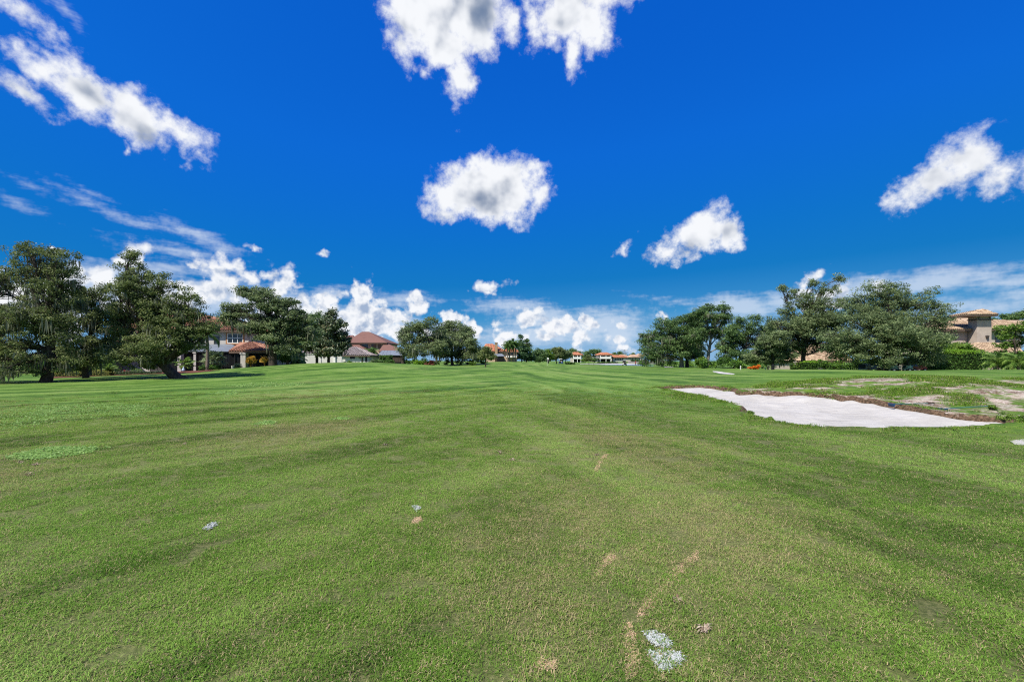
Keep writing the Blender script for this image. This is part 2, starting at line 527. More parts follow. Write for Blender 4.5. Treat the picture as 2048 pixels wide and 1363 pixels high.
def leaf_mat(name, dark, light, tip=None, trans=0.34, gloss=0.25):
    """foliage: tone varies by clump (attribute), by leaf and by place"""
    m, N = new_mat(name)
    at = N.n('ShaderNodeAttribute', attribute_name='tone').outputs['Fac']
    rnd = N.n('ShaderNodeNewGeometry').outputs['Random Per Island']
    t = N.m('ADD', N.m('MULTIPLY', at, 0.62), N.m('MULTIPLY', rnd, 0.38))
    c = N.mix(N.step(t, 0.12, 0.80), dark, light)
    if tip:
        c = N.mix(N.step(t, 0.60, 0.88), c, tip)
    d = N.n('ShaderNodeBsdfPrincipled'); N.put(d.inputs['Base Color'], c)
    d.inputs['Roughness'].default_value = 0.55
    d.inputs['Specular IOR Level'].default_value = gloss
    tr = N.n('ShaderNodeBsdfTranslucent'); N.put(tr.inputs[0], N.mix(0.4, c, tuple(min(1, q * 1.3) for q in light)))
    ms = N.n('ShaderNodeMixShader'); ms.inputs[0].default_value = trans
    N.t.links.new(d.outputs[0], ms.inputs[1]); N.t.links.new(tr.outputs[0], ms.inputs[2])
    finish(N, ms.outputs[0])
    return m

# ---- turf colour, shared by the soil sheet and by the blades (a node group over world position)
def make_turf_group():
    g = bpy.data.node_groups.new('turf_colour', 'ShaderNodeTree')
    g.interface.new_socket('Colour', in_out='OUTPUT', socket_type='NodeSocketColor')
    g.interface.new_socket('Dry', in_out='OUTPUT', socket_type='NodeSocketFloat')
    N = NT(g)
    out = N.n('NodeGroupOutput')
    pos = N.n('ShaderNodeNewGeometry').outputs['Position']
    x, y, z = N.xyz(pos)
    pos2 = N.vec(x, y, 0.0)
    big = N.noise(pos2, 0.11, 3.0, 0.55)
    mid = N.noise(pos2, 0.55, 4.0, 0.6)
    fine = N.noise(pos2, 3.2, 4.0, 0.65)
    # two sets of mower passes that swing round and meet up the fairway: long uneven streaks
    wv = N.v('SCALE', N.v('SUBTRACT', N.noise(pos2, 0.07, 1.0, 0.5, color=True), (0.5, 0.5, 0.5)), 4.0)
    pw_ = N.v('ADD', pos2, wv)
    sl = N.noise(N.mapping(N.mapping(pw_, rot=(0, 0, R(36))), scale=(0.62, 0.030, 1)), 1.0, 3.0, 0.55)
    sr_ = N.noise(N.mapping(N.mapping(pw_, rot=(0, 0, R(-13))), scale=(0.62, 0.030, 1)), 1.0, 3.0, 0.55)
    side = N.step(N.m('ADD', x, N.m('MULTIPLY', N.m('SUBTRACT', big, 0.5), 6.0)), -3.0, 2.6)
    stripe = N.m('SUBTRACT', N.m('ADD', N.m('MULTIPLY', sl, N.m('SUBTRACT', 1.0, side)), N.m('MULTIPLY', sr_, side)), 0.5)
    g_dark, g_mid, g_light = (0.062, 0.138, 0.020), (0.128, 0.238, 0.038), (0.208, 0.315, 0.074)
    tone = N.m('ADD', N.m('ADD', N.m('MULTIPLY', mid, 0.95), N.m('MULTIPLY', fine, 0.50)), N.m('MULTIPLY', stripe, 2.5))
    c = N.mix(N.step(tone, 0.42, 0.72), g_dark, g_mid)
    c = N.mix(N.step(tone, 0.70, 1.05), c, g_light)
    c = N.mix(N.m('MULTIPLY', N.step(big, 0.54, 0.38), 0.65), c, N.mix(N.step(tone, 0.45, 0.95), (0.050, 0.122, 0.014), (0.125, 0.240, 0.030)))     # lusher ground
    # the semi-rough begins along a mown curve right of the fairway's middle: a darker, fresher cut
    xc = N.m('ADD', N.m('SUBTRACT', 8.0, N.m('MULTIPLY', y, 0.55)), N.m('MULTIPLY', N.m('MULTIPLY', y, y), 0.0138))
    dxc = N.m('ADD', N.m('SUBTRACT', x, xc), N.m('MULTIPLY', N.m('SUBTRACT', fine, 0.5), 0.5))
    near_y = N.step(y, 34.0, 22.0)
    semi = N.m('MULTIPLY', N.step(dxc, -0.25, 0.25), near_y)
    band = N.m('MULTIPLY', N.m('MULTIPLY', N.step(dxc, -0.3, 0.1), N.step(dxc, 1.6, 0.5)), near_y)
    c = N.mix(N.m('MULTIPLY', semi, 0.30), c, (0.105, 0.225, 0.034))
    c = N.mix(N.m('MULTIPLY', band, 0.55), c, (0.052, 0.128, 0.016))
    def spot(cx_, cy_, sx_, sy_):
        q = N.v('LENGTH', N.mapping(pos2, loc=(-cx_ / sx_, -cy_ / sy_, 0), scale=(1 / sx_, 1 / sy_, 1)), out=1)
        return N.step(N.m('ADD', q, N.m('MULTIPLY', N.m('SUBTRACT', mid, 0.5), 1.2)), 1.25, 0.3)
    thin = N.m('MAXIMUM', spot(0.8, 4.0, 3.2, 2.6), N.m('MAXIMUM', N.m('MULTIPLY', spot(-4.6, 11.0, 2.6, 3.6), 0.7), N.m('MULTIPLY', spot(2.2, 9.0, 1.2, 3.5), 0.7)))       # thin, dry turf
    lush = N.m('MAXIMUM', spot(-4.2, 5.2, 2.0, 2.2), spot(-1.2, 14.0, 3.0, 5.0))
    c = N.mix(N.m('MULTIPLY', lush, 0.4), c, (0.095, 0.225, 0.022))
    dry = N.step(N.m('ADD', N.m('SUBTRACT', N.m('MULTIPLY', thin, 0.15), N.m('MULTIPLY', N.m('MAXIMUM', lush, semi), 0.14)), N.m('ADD', N.m('ADD', N.m('MULTIPLY', big, 0.75), N.m('MULTIPLY', mid, 0.45)), N.m('MULTIPLY', fine, 0.35))), 0.76, 1.02)
    c = N.mix(N.m('MULTIPLY', dry, 0.45), c, (0.240, 0.232, 0.092))
    N.put(out.inputs[0], c)
    N.put(out.inputs[1], dry)
    return g
TURF = make_turf_group()
def turf(N):
    nd = N.n('ShaderNodeGroup'); nd.node_tree = TURF
    return nd.outputs[0], nd.outputs[1]

BLADE_REACH = 34.0
def make_ground_mat():
    m, N = new_mat('fairway_turf')
    c, dry = turf(N)
    geo = N.n('ShaderNodeNewGeometry')
    pos = geo.outputs['Position']
    x, y, z = N.xyz(pos)
    far = N.step(N.v('LENGTH', N.vec(x, y, 0.0), out=1), BLADE_REACH * 0.30, BLADE_REACH * 0.85)
    grain = N.noise(pos, 26.0, 4.0, 0.7)
    thatch = N.mix(N.step(grain, 0.35, 0.7), (0.075, 0.062, 0.030), (0.24, 0.195, 0.105))
    c_far = N.mix(N.step(N.noise(pos, 7.0, 5.0, 0.75), 0.25, 0.8), N.v('SCALE', c, 0.55), N.v('SCALE', c, 1.08))
    cc = N.mix(far, N.mix(0.35, thatch, c), c_far)
    # bare ground on the mound beside the bunker
    bare = N.n('ShaderNodeAttribute', attribute_name='bare').outputs['Fac']
    bn = N.m('ADD', N.m('MULTIPLY', bare, 0.62), N.m('MULTIPLY', N.m('SUBTRACT', N.noise(N.mapping(pos, scale=(1.0, 0.8, 1)), 0.8, 7.0, 0.70), 0.5), 2.4))
    soil = N.mix(N.step(N.noise(pos, 1.7, 5.0, 0.7), 0.42, 0.60), (0.130, 0.082, 0.054), (0.40, 0.325, 0.265))
    soil = N.mix(N.step(N.noise(pos, 9.0, 4.0, 0.7), 0.50, 0.68), soil, (0.60, 0.54, 0.48))
    rough_g = N.mix(N.step(N.noise(pos, 3.5, 5.0, 0.7), 0.3, 0.75), (0.050, 0.115, 0.014), (0.150, 0.235, 0.030))
    cc = N.mix(N.step(bare, 0.0, 0.5), cc, rough_g)
    cc = N.mix(N.step(bn, 0.48, 0.78), cc, soil)
    # cut banks show roots and dark earth
    up = N.xyz(geo.outputs['True Normal'])[2]
    bank = N.step(up, 0.95, 0.80)
    earth = N.mix(N.step(N.noise(pos, 14.0, 5.0, 0.7), 0.35, 0.7), (0.045, 0.030, 0.018), (0.20, 0.13, 0.085))
    cc = N.mix(bank, cc, earth)
    b = N.n('ShaderNodeBsdfPrincipled')
    N.put(b.inputs['Base Color'], cc)
    b.inputs['Roughness'].default_value = 0.85
    b.inputs['Specular IOR Level'].default_value = 0.12
    bm = N.n('ShaderNodeBump')
    bm.inputs['Strength'].default_value = 0.9
    bm.inputs['Distance'].default_value = 0.05
    N.put(bm.inputs['Height'], N.noise(pos, 12.0, 6.0, 0.8))
    N.t.links.new(bm.outputs[0], b.inputs['Normal'])
    finish(N, b.outputs[0])
    return m
M_GROUND = make_ground_mat()

def make_blade_mat(name, mode):
    m, N = new_mat(name)
    c, dry = turf(N)
    tint = N.n('ShaderNodeAttribute', attribute_name='tint').outputs['Fac']
    hgt = N.n('ShaderNodeAttribute', attribute_name='up').outputs['Fac']
    rnd = N.n('ShaderNodeObjectInfo').outputs['Random']
    if mode == 'rough':
        c = N.mix(tint, (0.060, 0.165, 0.016), (0.215, 0.355, 0.042))
        straw = N.step(tint, 0.90, 0.93)
    else:
        c = N.mix(tint, N.v('SCALE', c, 0.95), N.v('SCALE', c, 1.95))
        straw = N.m('GREATER_THAN', N.m('ADD', tint, N.m('ADD', N.m('MULTIPLY', dry, 0.36), N.m('MULTIPLY', rnd, 0.18))), 0.975)
    c = N.mix(straw, c, (0.47, 0.385, 0.215))
    c = N.mix(N.m('MULTIPLY', N.m('SUBTRACT', 1.0, hgt), 0.22), c, (0.20, 0.18, 0.070))     # straw-pale sheaths at the foot
    d = N.n('ShaderNodeBsdfDiffuse'); N.put(d.inputs[0], c)
    tr = N.n('ShaderNodeBsdfTranslucent'); N.put(tr.inputs[0], c)
    ms = N.n('ShaderNodeMixShader'); ms.inputs[0].default_value = 0.35
    N.t.links.new(d.outputs[0], ms.inputs[1]); N.t.links.new(tr.outputs[0], ms.inputs[2])
    finish(N, ms.outputs[0])
    return m
M_BLADE = make_blade_mat('turf_blades', 'turf')
M_ROUGH = make_blade_mat('rough_blades', 'rough')

def make_sand_mat():
    m, N = new_mat('bunker_sand')
    pos = N.n('ShaderNodeNewGeometry').outputs['Position']
    a = N.noise(pos, 0.9, 5.0, 0.65)
    f = N.noise(pos, 22.0, 4.0, 0.7)
    c = N.mix(N.step(a, 0.3, 0.7), (0.355, 0.338, 0.315), (0.445, 0.428, 0.405))
    c = N.mix(N.m('MULTIPLY', N.step(f, 0.35, 0.75), 0.35), c, (0.50, 0.48, 0.455))
    st = N.noise(N.mapping(pos, scale=(0.5, 3.5, 1)), 1.3, 4.0, 0.6)
    c = N.mix(N.m('MULTIPLY', N.step(st, 0.60, 0.72), 0.6), c, (0.19, 0.17, 0.155))
    b = N.n('ShaderNodeBsdfPrincipled'); N.put(b.inputs['Base Color'], c)
    b.inputs['Roughness'].default_value = 0.95; b.inputs['Specular IOR Level'].default_value = 0.1
    bm = N.n('ShaderNodeBump'); bm.inputs['Strength'].default_value = 0.8; bm.inputs['Distance'].default_value = 0.12
    N.put(bm.inputs['Height'], N.m('ADD', N.noise(pos, 2.6, 5.0, 0.65), N.m('MULTIPLY', N.noise(N.mapping(N.mapping(pos, rot=(0, 0, R(30))), scale=(9, 0.7, 1)), 1.0, 2.0, 0.5), 0.25)))
    N.t.links.new(bm.outputs[0], b.inputs['Normal'])
    finish(N, b.outputs[0])
    return m
M_SAND = make_sand_mat()

# ================================================================== ground
xs = np.concatenate([np.linspace(-900, -130, 13), np.linspace(-120, -44, 32), np.linspace(-42, 2.5, 62), np.linspace(2.7, 17.5, 112), np.linspace(17.9, 60, 84), np.linspace(62, 140, 32), np.linspace(160, 900, 13)])
ys = np.concatenate([np.linspace(-30, 0, 8), np.linspace(0.5, 10, 20), np.linspace(10.15, 28, 130), np.linspace(28.5, 80, 90), np.linspace(82, 300, 80), np.linspace(310, 1600, 26)])
gx, gy = np.meshgrid(xs, ys)
gzv = ground(gx, gy)
nx, ny = len(xs), len(ys)
idx = (np.arange(ny - 1)[:, None] * nx + np.arange(nx - 1)[None, :]).ravel()
gfaces = np.stack([idx, idx + 1, idx + nx + 1, idx + nx], -1)
def gx_right(x, y):
    return smooth01((y - (20.6 - 0.62 * (x - 6.0)) + 1.2) / 2.0)
def bareness(x, y):
    """how likely bare soil is: the worn mound behind the bunker"""
    sdb = poly_sd(x, y, BUNKER)
    behind = (y > 11.0) & (x > 5.5)
    e = gauss(x, y, 15.5, 17.0, 4.5, 3.6) * 0.95 + gauss(x, y, 22, 20, 7, 5) * 1.0 + gauss(x, y, 15.0, 22.5, 3.2, 1.4) * 0.9 + gauss(x, y, 24, 14.5, 7, 3) * 0.8
    rim = np.exp(-(np.minimum(sdb, 0) / 0.7) ** 2) * np.clip(0.30 + 0.45 * wob(x, y, 1.3, 0.9), 0, 0.7)
    e = np.maximum(e, rim * (gx_right(x, y)))
    e = np.maximum(e, 0.75 * gauss(x, y, 26.0, 58, 6, 3.5))
    return np.clip(e, 0, 1)
def gx_right(x, y):
    return smooth01((y - (20.6 - 0.62 * (x - 6.0)) + 1.2) / 2.0)
bare = bareness(gx.ravel(), gy.ravel())
fairway = link('fairway', mesh_np('fairway', np.stack([gx.ravel(), gy.ravel(), gzv.ravel()], -1), gfaces, M_GROUND, True, {'bare': ('POINT', bare)}))
tag(fairway, 'mown green golf fairway rolling away to the trees', kind='structure')

# sand lies in the hollow as its own sheet; its edge is where it runs out against the turf lip
bx = np.arange(BUNKER[:, 0].min() - 0.6, BUNKER[:, 0].max() + 0.8, 0.16)
by = np.arange(BUNKER[:, 1].min() - 0.6, BUNKER[:, 1].max() + 0.8, 0.16)
sx_, sy_ = np.meshgrid(bx, by)
sdv = poly_sd(sx_, sy_, BUNKER)
sz_ = ground_base(sx_, sy_) - 0.125 - 0.10 * smooth01(sdv / 2.2) + 0.03 * wob(sx_, sy_, 1.9, 0.3) + 0.012 * wob(sx_, sy_, 5.3, 1.1)
keep = (sdv > -0.25)
nbx = len(bx)
bi = (np.arange(len(by) - 1)[:, None] * nbx + np.arange(nbx - 1)[None, :]).ravel()
bf = np.stack([bi, bi + 1, bi + nbx + 1, bi + nbx], -1)
bf = bf[keep.ravel()[bf].all(axis=1)]
used, inv = np.unique(bf.ravel(), return_inverse=True)
sv = np.stack([sx_.ravel(), sy_.ravel(), sz_.ravel()], -1)[used]
sand = link('bunker_sand', mesh_np('bunker_sand', sv, inv.reshape(-1, 4), M_SAND, True))
tag(sand, 'pale sand lying in the long fairway bunker', kind='structure')

# pond
m_w, Nw = new_mat('pond_water')
bw = Nw.n('ShaderNodeBsdfPrincipled')
bw.inputs['Base Color'].default_value = (0.03, 0.15, 0.42, 1)  # the sky's reflected blue is put into the base colour
bw.inputs['Roughness'].default_value = 0.12
bw.inputs['IOR'].default_value = 1.33
bw.inputs['Specular IOR Level'].default_value = 0.3
bmp = Nw.n('ShaderNodeBump'); bmp.inputs['Strength'].default_value = 0.25; bmp.inputs['Distance'].default_value = 0.1
Nw.put(bmp.inputs['Height'], Nw.noise(Nw.n('ShaderNodeNewGeometry').outputs['Position'], 1.5, 3.0, 0.6))
Nw.t.links.new(bmp.outputs[0], bw.inputs['Normal'])
finish(Nw, bw.outputs[0])
pm = MB()
pm.add([(55.5 + 10.5 * math.cos(a), 238 + 50 * math.sin(a), -0.40) for a in np.linspace(0, 2 * math.pi, 48, endpoint=False)], [tuple(range(48))])
tag(link('pond', pm.mesh('pond', m_w)), 'blue pond beyond the green', kind='structure')

# ================================================================== grass blades
def blade_patch(n, rad, h0, h1, w, lean, seed):
    r = np.random.default_rng(seed)
    rr = rad * np.sqrt(r.random(n)); aa = r.random(n) * 2 * math.pi
    c = np.stack([rr * np.cos(aa), rr * np.sin(aa), np.full(n, -0.004)], -1)
    h = h0 + (h1 - h0) * r.random(n)
    az = r.random(n) * 2 * math.pi
    ln = lean * (0.25 + r.random(n))
    dirv = np.stack([np.cos(az), np.sin(az), np.zeros(n)], -1)
    side = np.stack([-np.sin(az), np.cos(az), np.zeros(n)], -1) * (w * (0.6 + 0.8 * r.random(n)))[:, None]
    up = np.array((0, 0, 1.0))
    mid = c + up * (h * 0.65)[:, None] + dirv * (h * ln * 0.4)[:, None]
    tip = c + up * (h * (1 - 0.28 * ln))[:, None] + dirv * (h * ln)[:, None]
    v = np.stack([c - side * 0.5, c + side * 0.5, mid - side * 0.42, mid + side * 0.42, tip], 1).reshape(-1, 3)
    o = np.arange(n)[:, None] * 5
    q = (o + np.array([[0, 1, 3, 2]])).reshape(-1, 4)
    t = (o + np.array([[2, 3, 4]])).reshape(-1, 3)
    tint = np.repeat(r.random(n), 5)
    upv = np.tile([0, 0, 0.6, 0.6, 1.0], n)
    return v, [q, t], tint, upv

def blade_collection(name, variants, mat):
    c = bpy.data.collections.new(name)
    for k, a in enumerate(variants):
        v, f, tint, upv = blade_patch(*a)
        me = mesh_np(name, v, f, mat, False, {'tint': ('POINT', tint), 'up': ('POINT', upv)})
        c.objects.link(bpy.data.objects.new(name, me))
    return c

def scatter(name, label, cat, ex, ey, density, coll, smin, smax, seed):
    """a carpet of instanced blade tufts over a grid of ground, density given per grid point"""
    gxx, gyy = np.meshgrid(ex, ey)
    zz = ground(gxx, gyy) + 0.003
    den = density(gxx, gyy)
    n_ = len(ex)
    ii = (np.arange(len(ey) - 1)[:, None] * n_ + np.arange(n_ - 1)[None, :]).ravel()
    ff = np.stack([ii, ii + 1, ii + n_ + 1, ii + n_], -1)
    dr = den.ravel()
    ff = ff[(dr[ff].max(axis=1) > 0.02)]
    us, iv = np.unique(ff.ravel(), return_inverse=True)
    vv = np.stack([gxx.ravel(), gyy.ravel(), zz.ravel()], -1)[us]
    sc = 1.0 + np.clip((np.hypot(vv[:, 0], vv[:, 1]) - 8) / 26, 0, 1) * 0.9
    me = mesh_np(name, vv, iv.reshape(-1, 4), None, False, {'density': ('POINT', dr[us]), 'spread': ('POINT', sc)})
    o = link(name, me)
    tag(o, label, cat, kind='stuff')
    g = bpy.data.node_groups.new(name + '_scatter', 'GeometryNodeTree')
    g.interface.new_socket('Geometry', in_out='INPUT', socket_type='NodeSocketGeometry')
    g.interface.new_socket('Geometry', in_out='OUTPUT', socket_type='NodeSocketGeometry')
    L = g.links.new
    gi, go = g.nodes.new('NodeGroupInput'), g.nodes.new('NodeGroupOutput')
    dp = g.nodes.new('GeometryNodeDistributePointsOnFaces')
    dp.inputs['Seed'].default_value = seed
    na = g.nodes.new('GeometryNodeInputNamedAttribute'); na.data_type = 'FLOAT'; na.inputs['Name'].default_value = 'density'
    L(gi.outputs[0], dp.inputs['Mesh']); L(na.outputs[0], dp.inputs['Density'])
    ci = g.nodes.new('GeometryNodeCollectionInfo')
    ci.inputs['Collection'].default_value = coll
    ci.inputs['Separate Children'].default_value = True
    ci.inputs['Reset Children'].default_value = True
    ip = g.nodes.new('GeometryNodeInstanceOnPoints')
    ip.inputs['Pick Instance'].default_value = True
    L(dp.outputs['Points'], ip.inputs['Points']); L(ci.outputs[0], ip.inputs['Instance'])
    rv = g.nodes.new('FunctionNodeRandomValue'); rv.data_type = 'FLOAT_VECTOR'
    rv.inputs[0].default_value = (-0.08, -0.08, 0); rv.inputs[1].default_value = (0.08, 0.08, 6.2832)
    L(rv.outputs[0], ip.inputs['Rotation'])
    rs = g.nodes.new('FunctionNodeRandomValue'); rs.data_type = 'FLOAT'
    rs.inputs[2].default_value = smin; rs.inputs[3].default_value = smax; rs.inputs['Seed'].default_value = 7
    ns = g.nodes.new('GeometryNodeInputNamedAttribute'); ns.data_type = 'FLOAT'; ns.inputs['Name'].default_value = 'spread'
    mu = g.nodes.new('ShaderNodeMath'); mu.operation = 'MULTIPLY'
    L(rs.outputs[1], mu.inputs[0]); L(ns.outputs[0], mu.inputs[1])
    L(mu.outputs[0], ip.inputs['Scale'])
    L(ip.outputs[0], go.inputs[0])
    md = o.modifiers.new('scatter', 'NODES'); md.node_group = g
    return o

turf_coll = blade_collection('turf_tuft', [(360, 0.15, 0.010, 0.025, 0.0034, 1.5, 100 + k) for k in range(6)], M_BLADE)
def turf_density(x, y):
    r = np.hypot(x, y)
    wedge = (np.abs(x) < 1.32 * y + 1.6) & (y > 1.2)
    d = 46.0 * np.exp(-np.maximum(r - 4, 0) / 8.0) + 4.0
    d = d * smooth01((BLADE_REACH - r) / 18.0)
    d = d * (poly_sd(x, y, BUNKER) < -0.05) * wedge
    b = bareness(x, y)
    return d * np.clip(1.0 - 1.5 * b, 0.0, 1)
scatter('fairway_grass', 'short mown grass blades of the near fairway', 'grass', np.arange(-36, 36, 0.4), np.arange(1.0, 35, 0.4), turf_density, turf_coll, 0.8, 1.3, 3)

rough_coll = blade_collection('rough_tuft', [(80, 0.12, 0.018, 0.055, 0.006, 1.4, 300 + k) for k in range(5)], M_ROUGH)
def rough_density(x, y):
    sdb = poly_sd(x, y, BUNKER)
    b = bareness(x, y)
    patch = smooth01((wob(x, y, 0.9, 0.2) + 0.8 * wob(x, y, 2.3, 1.2) - 0.05) / 0.8)
    zone = smooth01((b - 0.16) / 0.25) * gx_right(x, y)
    rim = np.exp(-((sdb + 0.12) / 0.16) ** 2) * (wob(x, y, 1.7, 2.2) > 0.1)
    d = 30 * zone * patch + 40 * rim
    return d * (sdb < -0.03) * (y < 36)
scatter('rough_grass', 'longer weedy grass tufts on the worn mound by the bunker', 'grass', np.arange(3, 40, 0.3), np.arange(10, 36, 0.3), rough_density, rough_coll, 0.7, 1.4, 9)

# ================================================================== vegetation
M_BARK = plain_mat('oak_bark', (0.060, 0.050, 0.042), 0.95, 0.4, 6.0, bump=0.8, bscale=14, spec=0.1)
M_BARK_PALE = plain_mat('pale_bark', (0.21, 0.19, 0.165), 0.95, 0.3, 5.0, bump=0.6, bscale=14, spec=0.1)
M_PALM_BARK = plain_mat('palm_bark', (0.17, 0.14, 0.115), 0.95, 0.35, 9.0, bump=0.8, bscale=18, spec=0.1)
M_OAK = leaf_mat('live_oak_leaf', (0.032, 0.058, 0.020), (0.185, 0.235, 0.075), (0.330, 0.358, 0.142))
M_OAK_GREY = leaf_mat('grey_oak_leaf', (0.037, 0.065, 0.030), (0.203, 0.269, 0.110), (0.347, 0.414, 0.200))
M_OAK_DEEP = leaf_mat('deep_oak_leaf', (0.026, 0.064, 0.026), (0.142, 0.235, 0.075), (0.246, 0.358, 0.113))
M_MAGNOLIA = leaf_mat('magnolia_leaf', (0.020, 0.043, 0.017), (0.104, 0.160, 0.060), (0.246, 0.189, 0.094), trans=0.12, gloss=0.6)
M_PINE = leaf_mat('pine_leaf', (0.020, 0.058, 0.029), (0.104, 0.198, 0.079), (0.170, 0.282, 0.094))
M_BRIGHT = leaf_mat('bright_leaf', (0.035, 0.095, 0.014), (0.16, 0.27, 0.035), (0.27, 0.38, 0.07))
M_HEDGE = leaf_mat('hedge_leaf', (0.023, 0.067, 0.014), (0.102, 0.210, 0.032), (0.232, 0.420, 0.043))
M_HEDGE_TOP = leaf_mat('yellow_green_leaf', (0.10, 0.22, 0.015), (0.24, 0.42, 0.03), (0.32, 0.50, 0.05))
M_GOLD = leaf_mat('golden_leaf', (0.12, 0.13, 0.02), (0.36, 0.36, 0.08), (0.50, 0.47, 0.16))
M_CROTON = leaf_mat('croton_leaf', (0.16, 0.085, 0.02), (0.52, 0.30, 0.05), (0.62, 0.46, 0.12))
M_ORANGE = leaf_mat('orange_flower', (0.45, 0.07, 0.008), (0.85, 0.24, 0.02), (0.9, 0.40, 0.05))
M_RED = leaf_mat('red_leaf', (0.13, 0.03, 0.02), (0.36, 0.10, 0.07), (0.42, 0.2, 0.15))
M_PALM = leaf_mat('palm_leaf', (0.032, 0.087, 0.023), (0.123, 0.225, 0.051), (0.246, 0.334, 0.087))
M_PALM_BRIGHT = leaf_mat('bright_palm_leaf', (0.045, 0.11, 0.016), (0.17, 0.28, 0.05), (0.33, 0.40, 0.12))
M_SILVER_PALM = leaf_mat('silver_palm_leaf', (0.09, 0.14, 0.06), (0.26, 0.33, 0.17), (0.42, 0.48, 0.30))
M_BLUE_SHRUB = leaf_mat('blue_green_leaf', (0.05, 0.085, 0.045), (0.17, 0.23, 0.12), (0.26, 0.32, 0.19))
M_CLOVER = leaf_mat('clover_leaf', (0.12, 0.24, 0.045), (0.23, 0.38, 0.09), (0.36, 0.48, 0.20))
m_ms, Nm = new_mat('spanish_moss')
mrnd = Nm.n('ShaderNodeNewGeometry').outputs['Random Per Island']
mc = Nm.mix(mrnd, (0.085, 0.095, 0.065), (0.235, 0.250, 0.175))
md_ = Nm.n('ShaderNodeBsdfDiffuse'); Nm.put(md_.inputs[0], mc)
mt_ = Nm.n('ShaderNodeBsdfTranslucent'); Nm.put(mt_.inputs[0], mc)
mx_ = Nm.n('ShaderNodeMixShader'); mx_.inputs[0].default_value = 0.3
Nm.t.links.new(md_.outputs[0], mx_.inputs[1]); Nm.t.links.new(mt_.outputs[0], mx_.inputs[2])
finish(Nm, mx_.outputs[0])
M_MOSS = m_ms

def unit(v):
    return v / (np.linalg.norm(v, axis=-1, keepdims=True) + 1e-9)

def leaves_np(cent, nrm_bias, size, tone, r, aspect=0.5, jitter=0.9):
    """one small folded-flat diamond per leaf"""
    n = len(cent)
    nrm = unit(nrm_bias + jitter * r.normal(size=(n, 3)))
    t = unit(np.cross(nrm, r.normal(size=(n, 3))))
    b = np.cross(nrm, t)
    L = (size * (0.65 + 0.7 * r.random(n)))[:, None] * 0.5
    Wd = L * aspect * (0.8 + 0.4 * r.random(n))[:, None]
    v = np.stack([cent - t * L, cent + b * Wd - t * L * 0.1, cent + t * L, cent - b * Wd - t * L * 0.1], 1).reshape(-1, 3)
    f = np.arange(n * 4).reshape(-1, 4)
    return v, f, tone

def clump_leaves(lobes, n_clumps, per, rc, size, r, flat=0.62, aspect=0.5, shell=2.2, jitter=0.9, core=0.8, boughs=5):
    """lobes: list of (centre(3), radii(3)); returns leaf geometry, clump centres and the lobe each came from"""
    broken = []
    for c, rad in lobes:                       # break each lobe into a core and uneven boughs
        broken.append((c, rad * core))
        for _ in range(boughs):
            dv = unit(r.normal(size=3) * np.array((1, 1, 0.9)))
            q = 0.34 + 0.22 * r.random()
            broken.append((c + dv * rad * (1.02 - q * 0.75), rad * q * np.array((1.15, 1.15, 0.85))))
    home = np.repeat(np.arange(len(lobes)), boughs + 1)
    lobes = broken
    areas = np.array([(l[1][0] * l[1][2] + l[1][0] * l[1][1] + l[1][1] * l[1][2]) for l in lobes])
    cnt = np.maximum(2, (n_clumps * areas / areas.sum()).astype(int))
    cs, own, tones, radii = [], [], [], []
    for i, ((c, rad), k) in enumerate(zip(lobes, cnt)):
        d = unit(r.normal(size=(k, 3)))
        rr = r.random(k) ** (1 / shell)
        rr = rr * (0.86 + 0.22 * r.random(k) + 0.42 * r.random(k) ** 7)
        cs.append(c + d * rr[:, None] * rad)
        own.append(np.full(k, i))
        lt = 0.35 + 0.3 * r.random()
        tones.append(np.clip(lt + 0.5 * (r.random(k) - 0.5), 0.05, 0.95))
        radii.append(rc * (0.55 + 0.9 * r.random(k)))
    cs, own, tones, radii = np.concatenate(cs), np.concatenate(own), np.concatenate(tones), np.concatenate(radii)
    n = len(cs) * per
    d = unit(r.normal(size=(n, 3)))
    rr = r.random(n) ** 0.45
    ci = np.repeat(np.arange(len(cs)), per)
    off = d * (rr * radii[ci])[:, None] * np.array((1.15, 1.15, flat))
    pos = cs[ci] + off
    lc = np.array([l[0] for l in lobes])[own[ci]]
    lr = np.array([l[1] for l in lobes])[own[ci]]
    outw = unit((pos - lc) / lr)
    bias = 0.55 * d + 0.5 * outw + np.array((0, 0, 0.55))
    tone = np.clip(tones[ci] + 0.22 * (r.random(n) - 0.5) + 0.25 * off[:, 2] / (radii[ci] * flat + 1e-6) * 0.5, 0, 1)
    v, f, t = leaves_np(pos, bias, size, tone, r, aspect, jitter)
    return v, f, t, cs, home[own]

def moss_np(anchors, length, width, r, strands=6, spread=0.25):
    """hanging tufts of thin ribbons below each anchor point"""
    k = len(anchors)
    n = k * strands
    a = np.repeat(anchors, strands, 0) + r.normal(size=(n, 3)) * np.array((spread, spread, spread * 0.5))
    ln = np.repeat(length * (0.4 + 1.1 * r.random(k)), strands) * (0.5 + 0.7 * r.random(n))
    az = r.random(n) * math.pi
    side = np.stack([np.cos(az), np.sin(az), np.zeros(n)], -1) * (width * (0.5 + r.random(n)))[:, None]
    sw = r.normal(size=(n, 3)) * 0.09 * ln[:, None]; sw[:, 2] = 0
    dn = np.array((0, 0, -1.0))
    p1 = a + dn * (ln * 0.45)[:, None] + sw * 0.6
    p2 = a + dn * ln[:, None] + sw
    v = np.stack([a - side * 0.6, a + side * 0.6, p1 + side, p1 - side, p2], 1).reshape(-1, 3)
    o = np.arange(n)[:, None] * 5
    return v, [(o + np.array([[0, 1, 2, 3]])).reshape(-1, 4), (o + np.array([[3, 2, 4]])).reshape(-1, 3)]

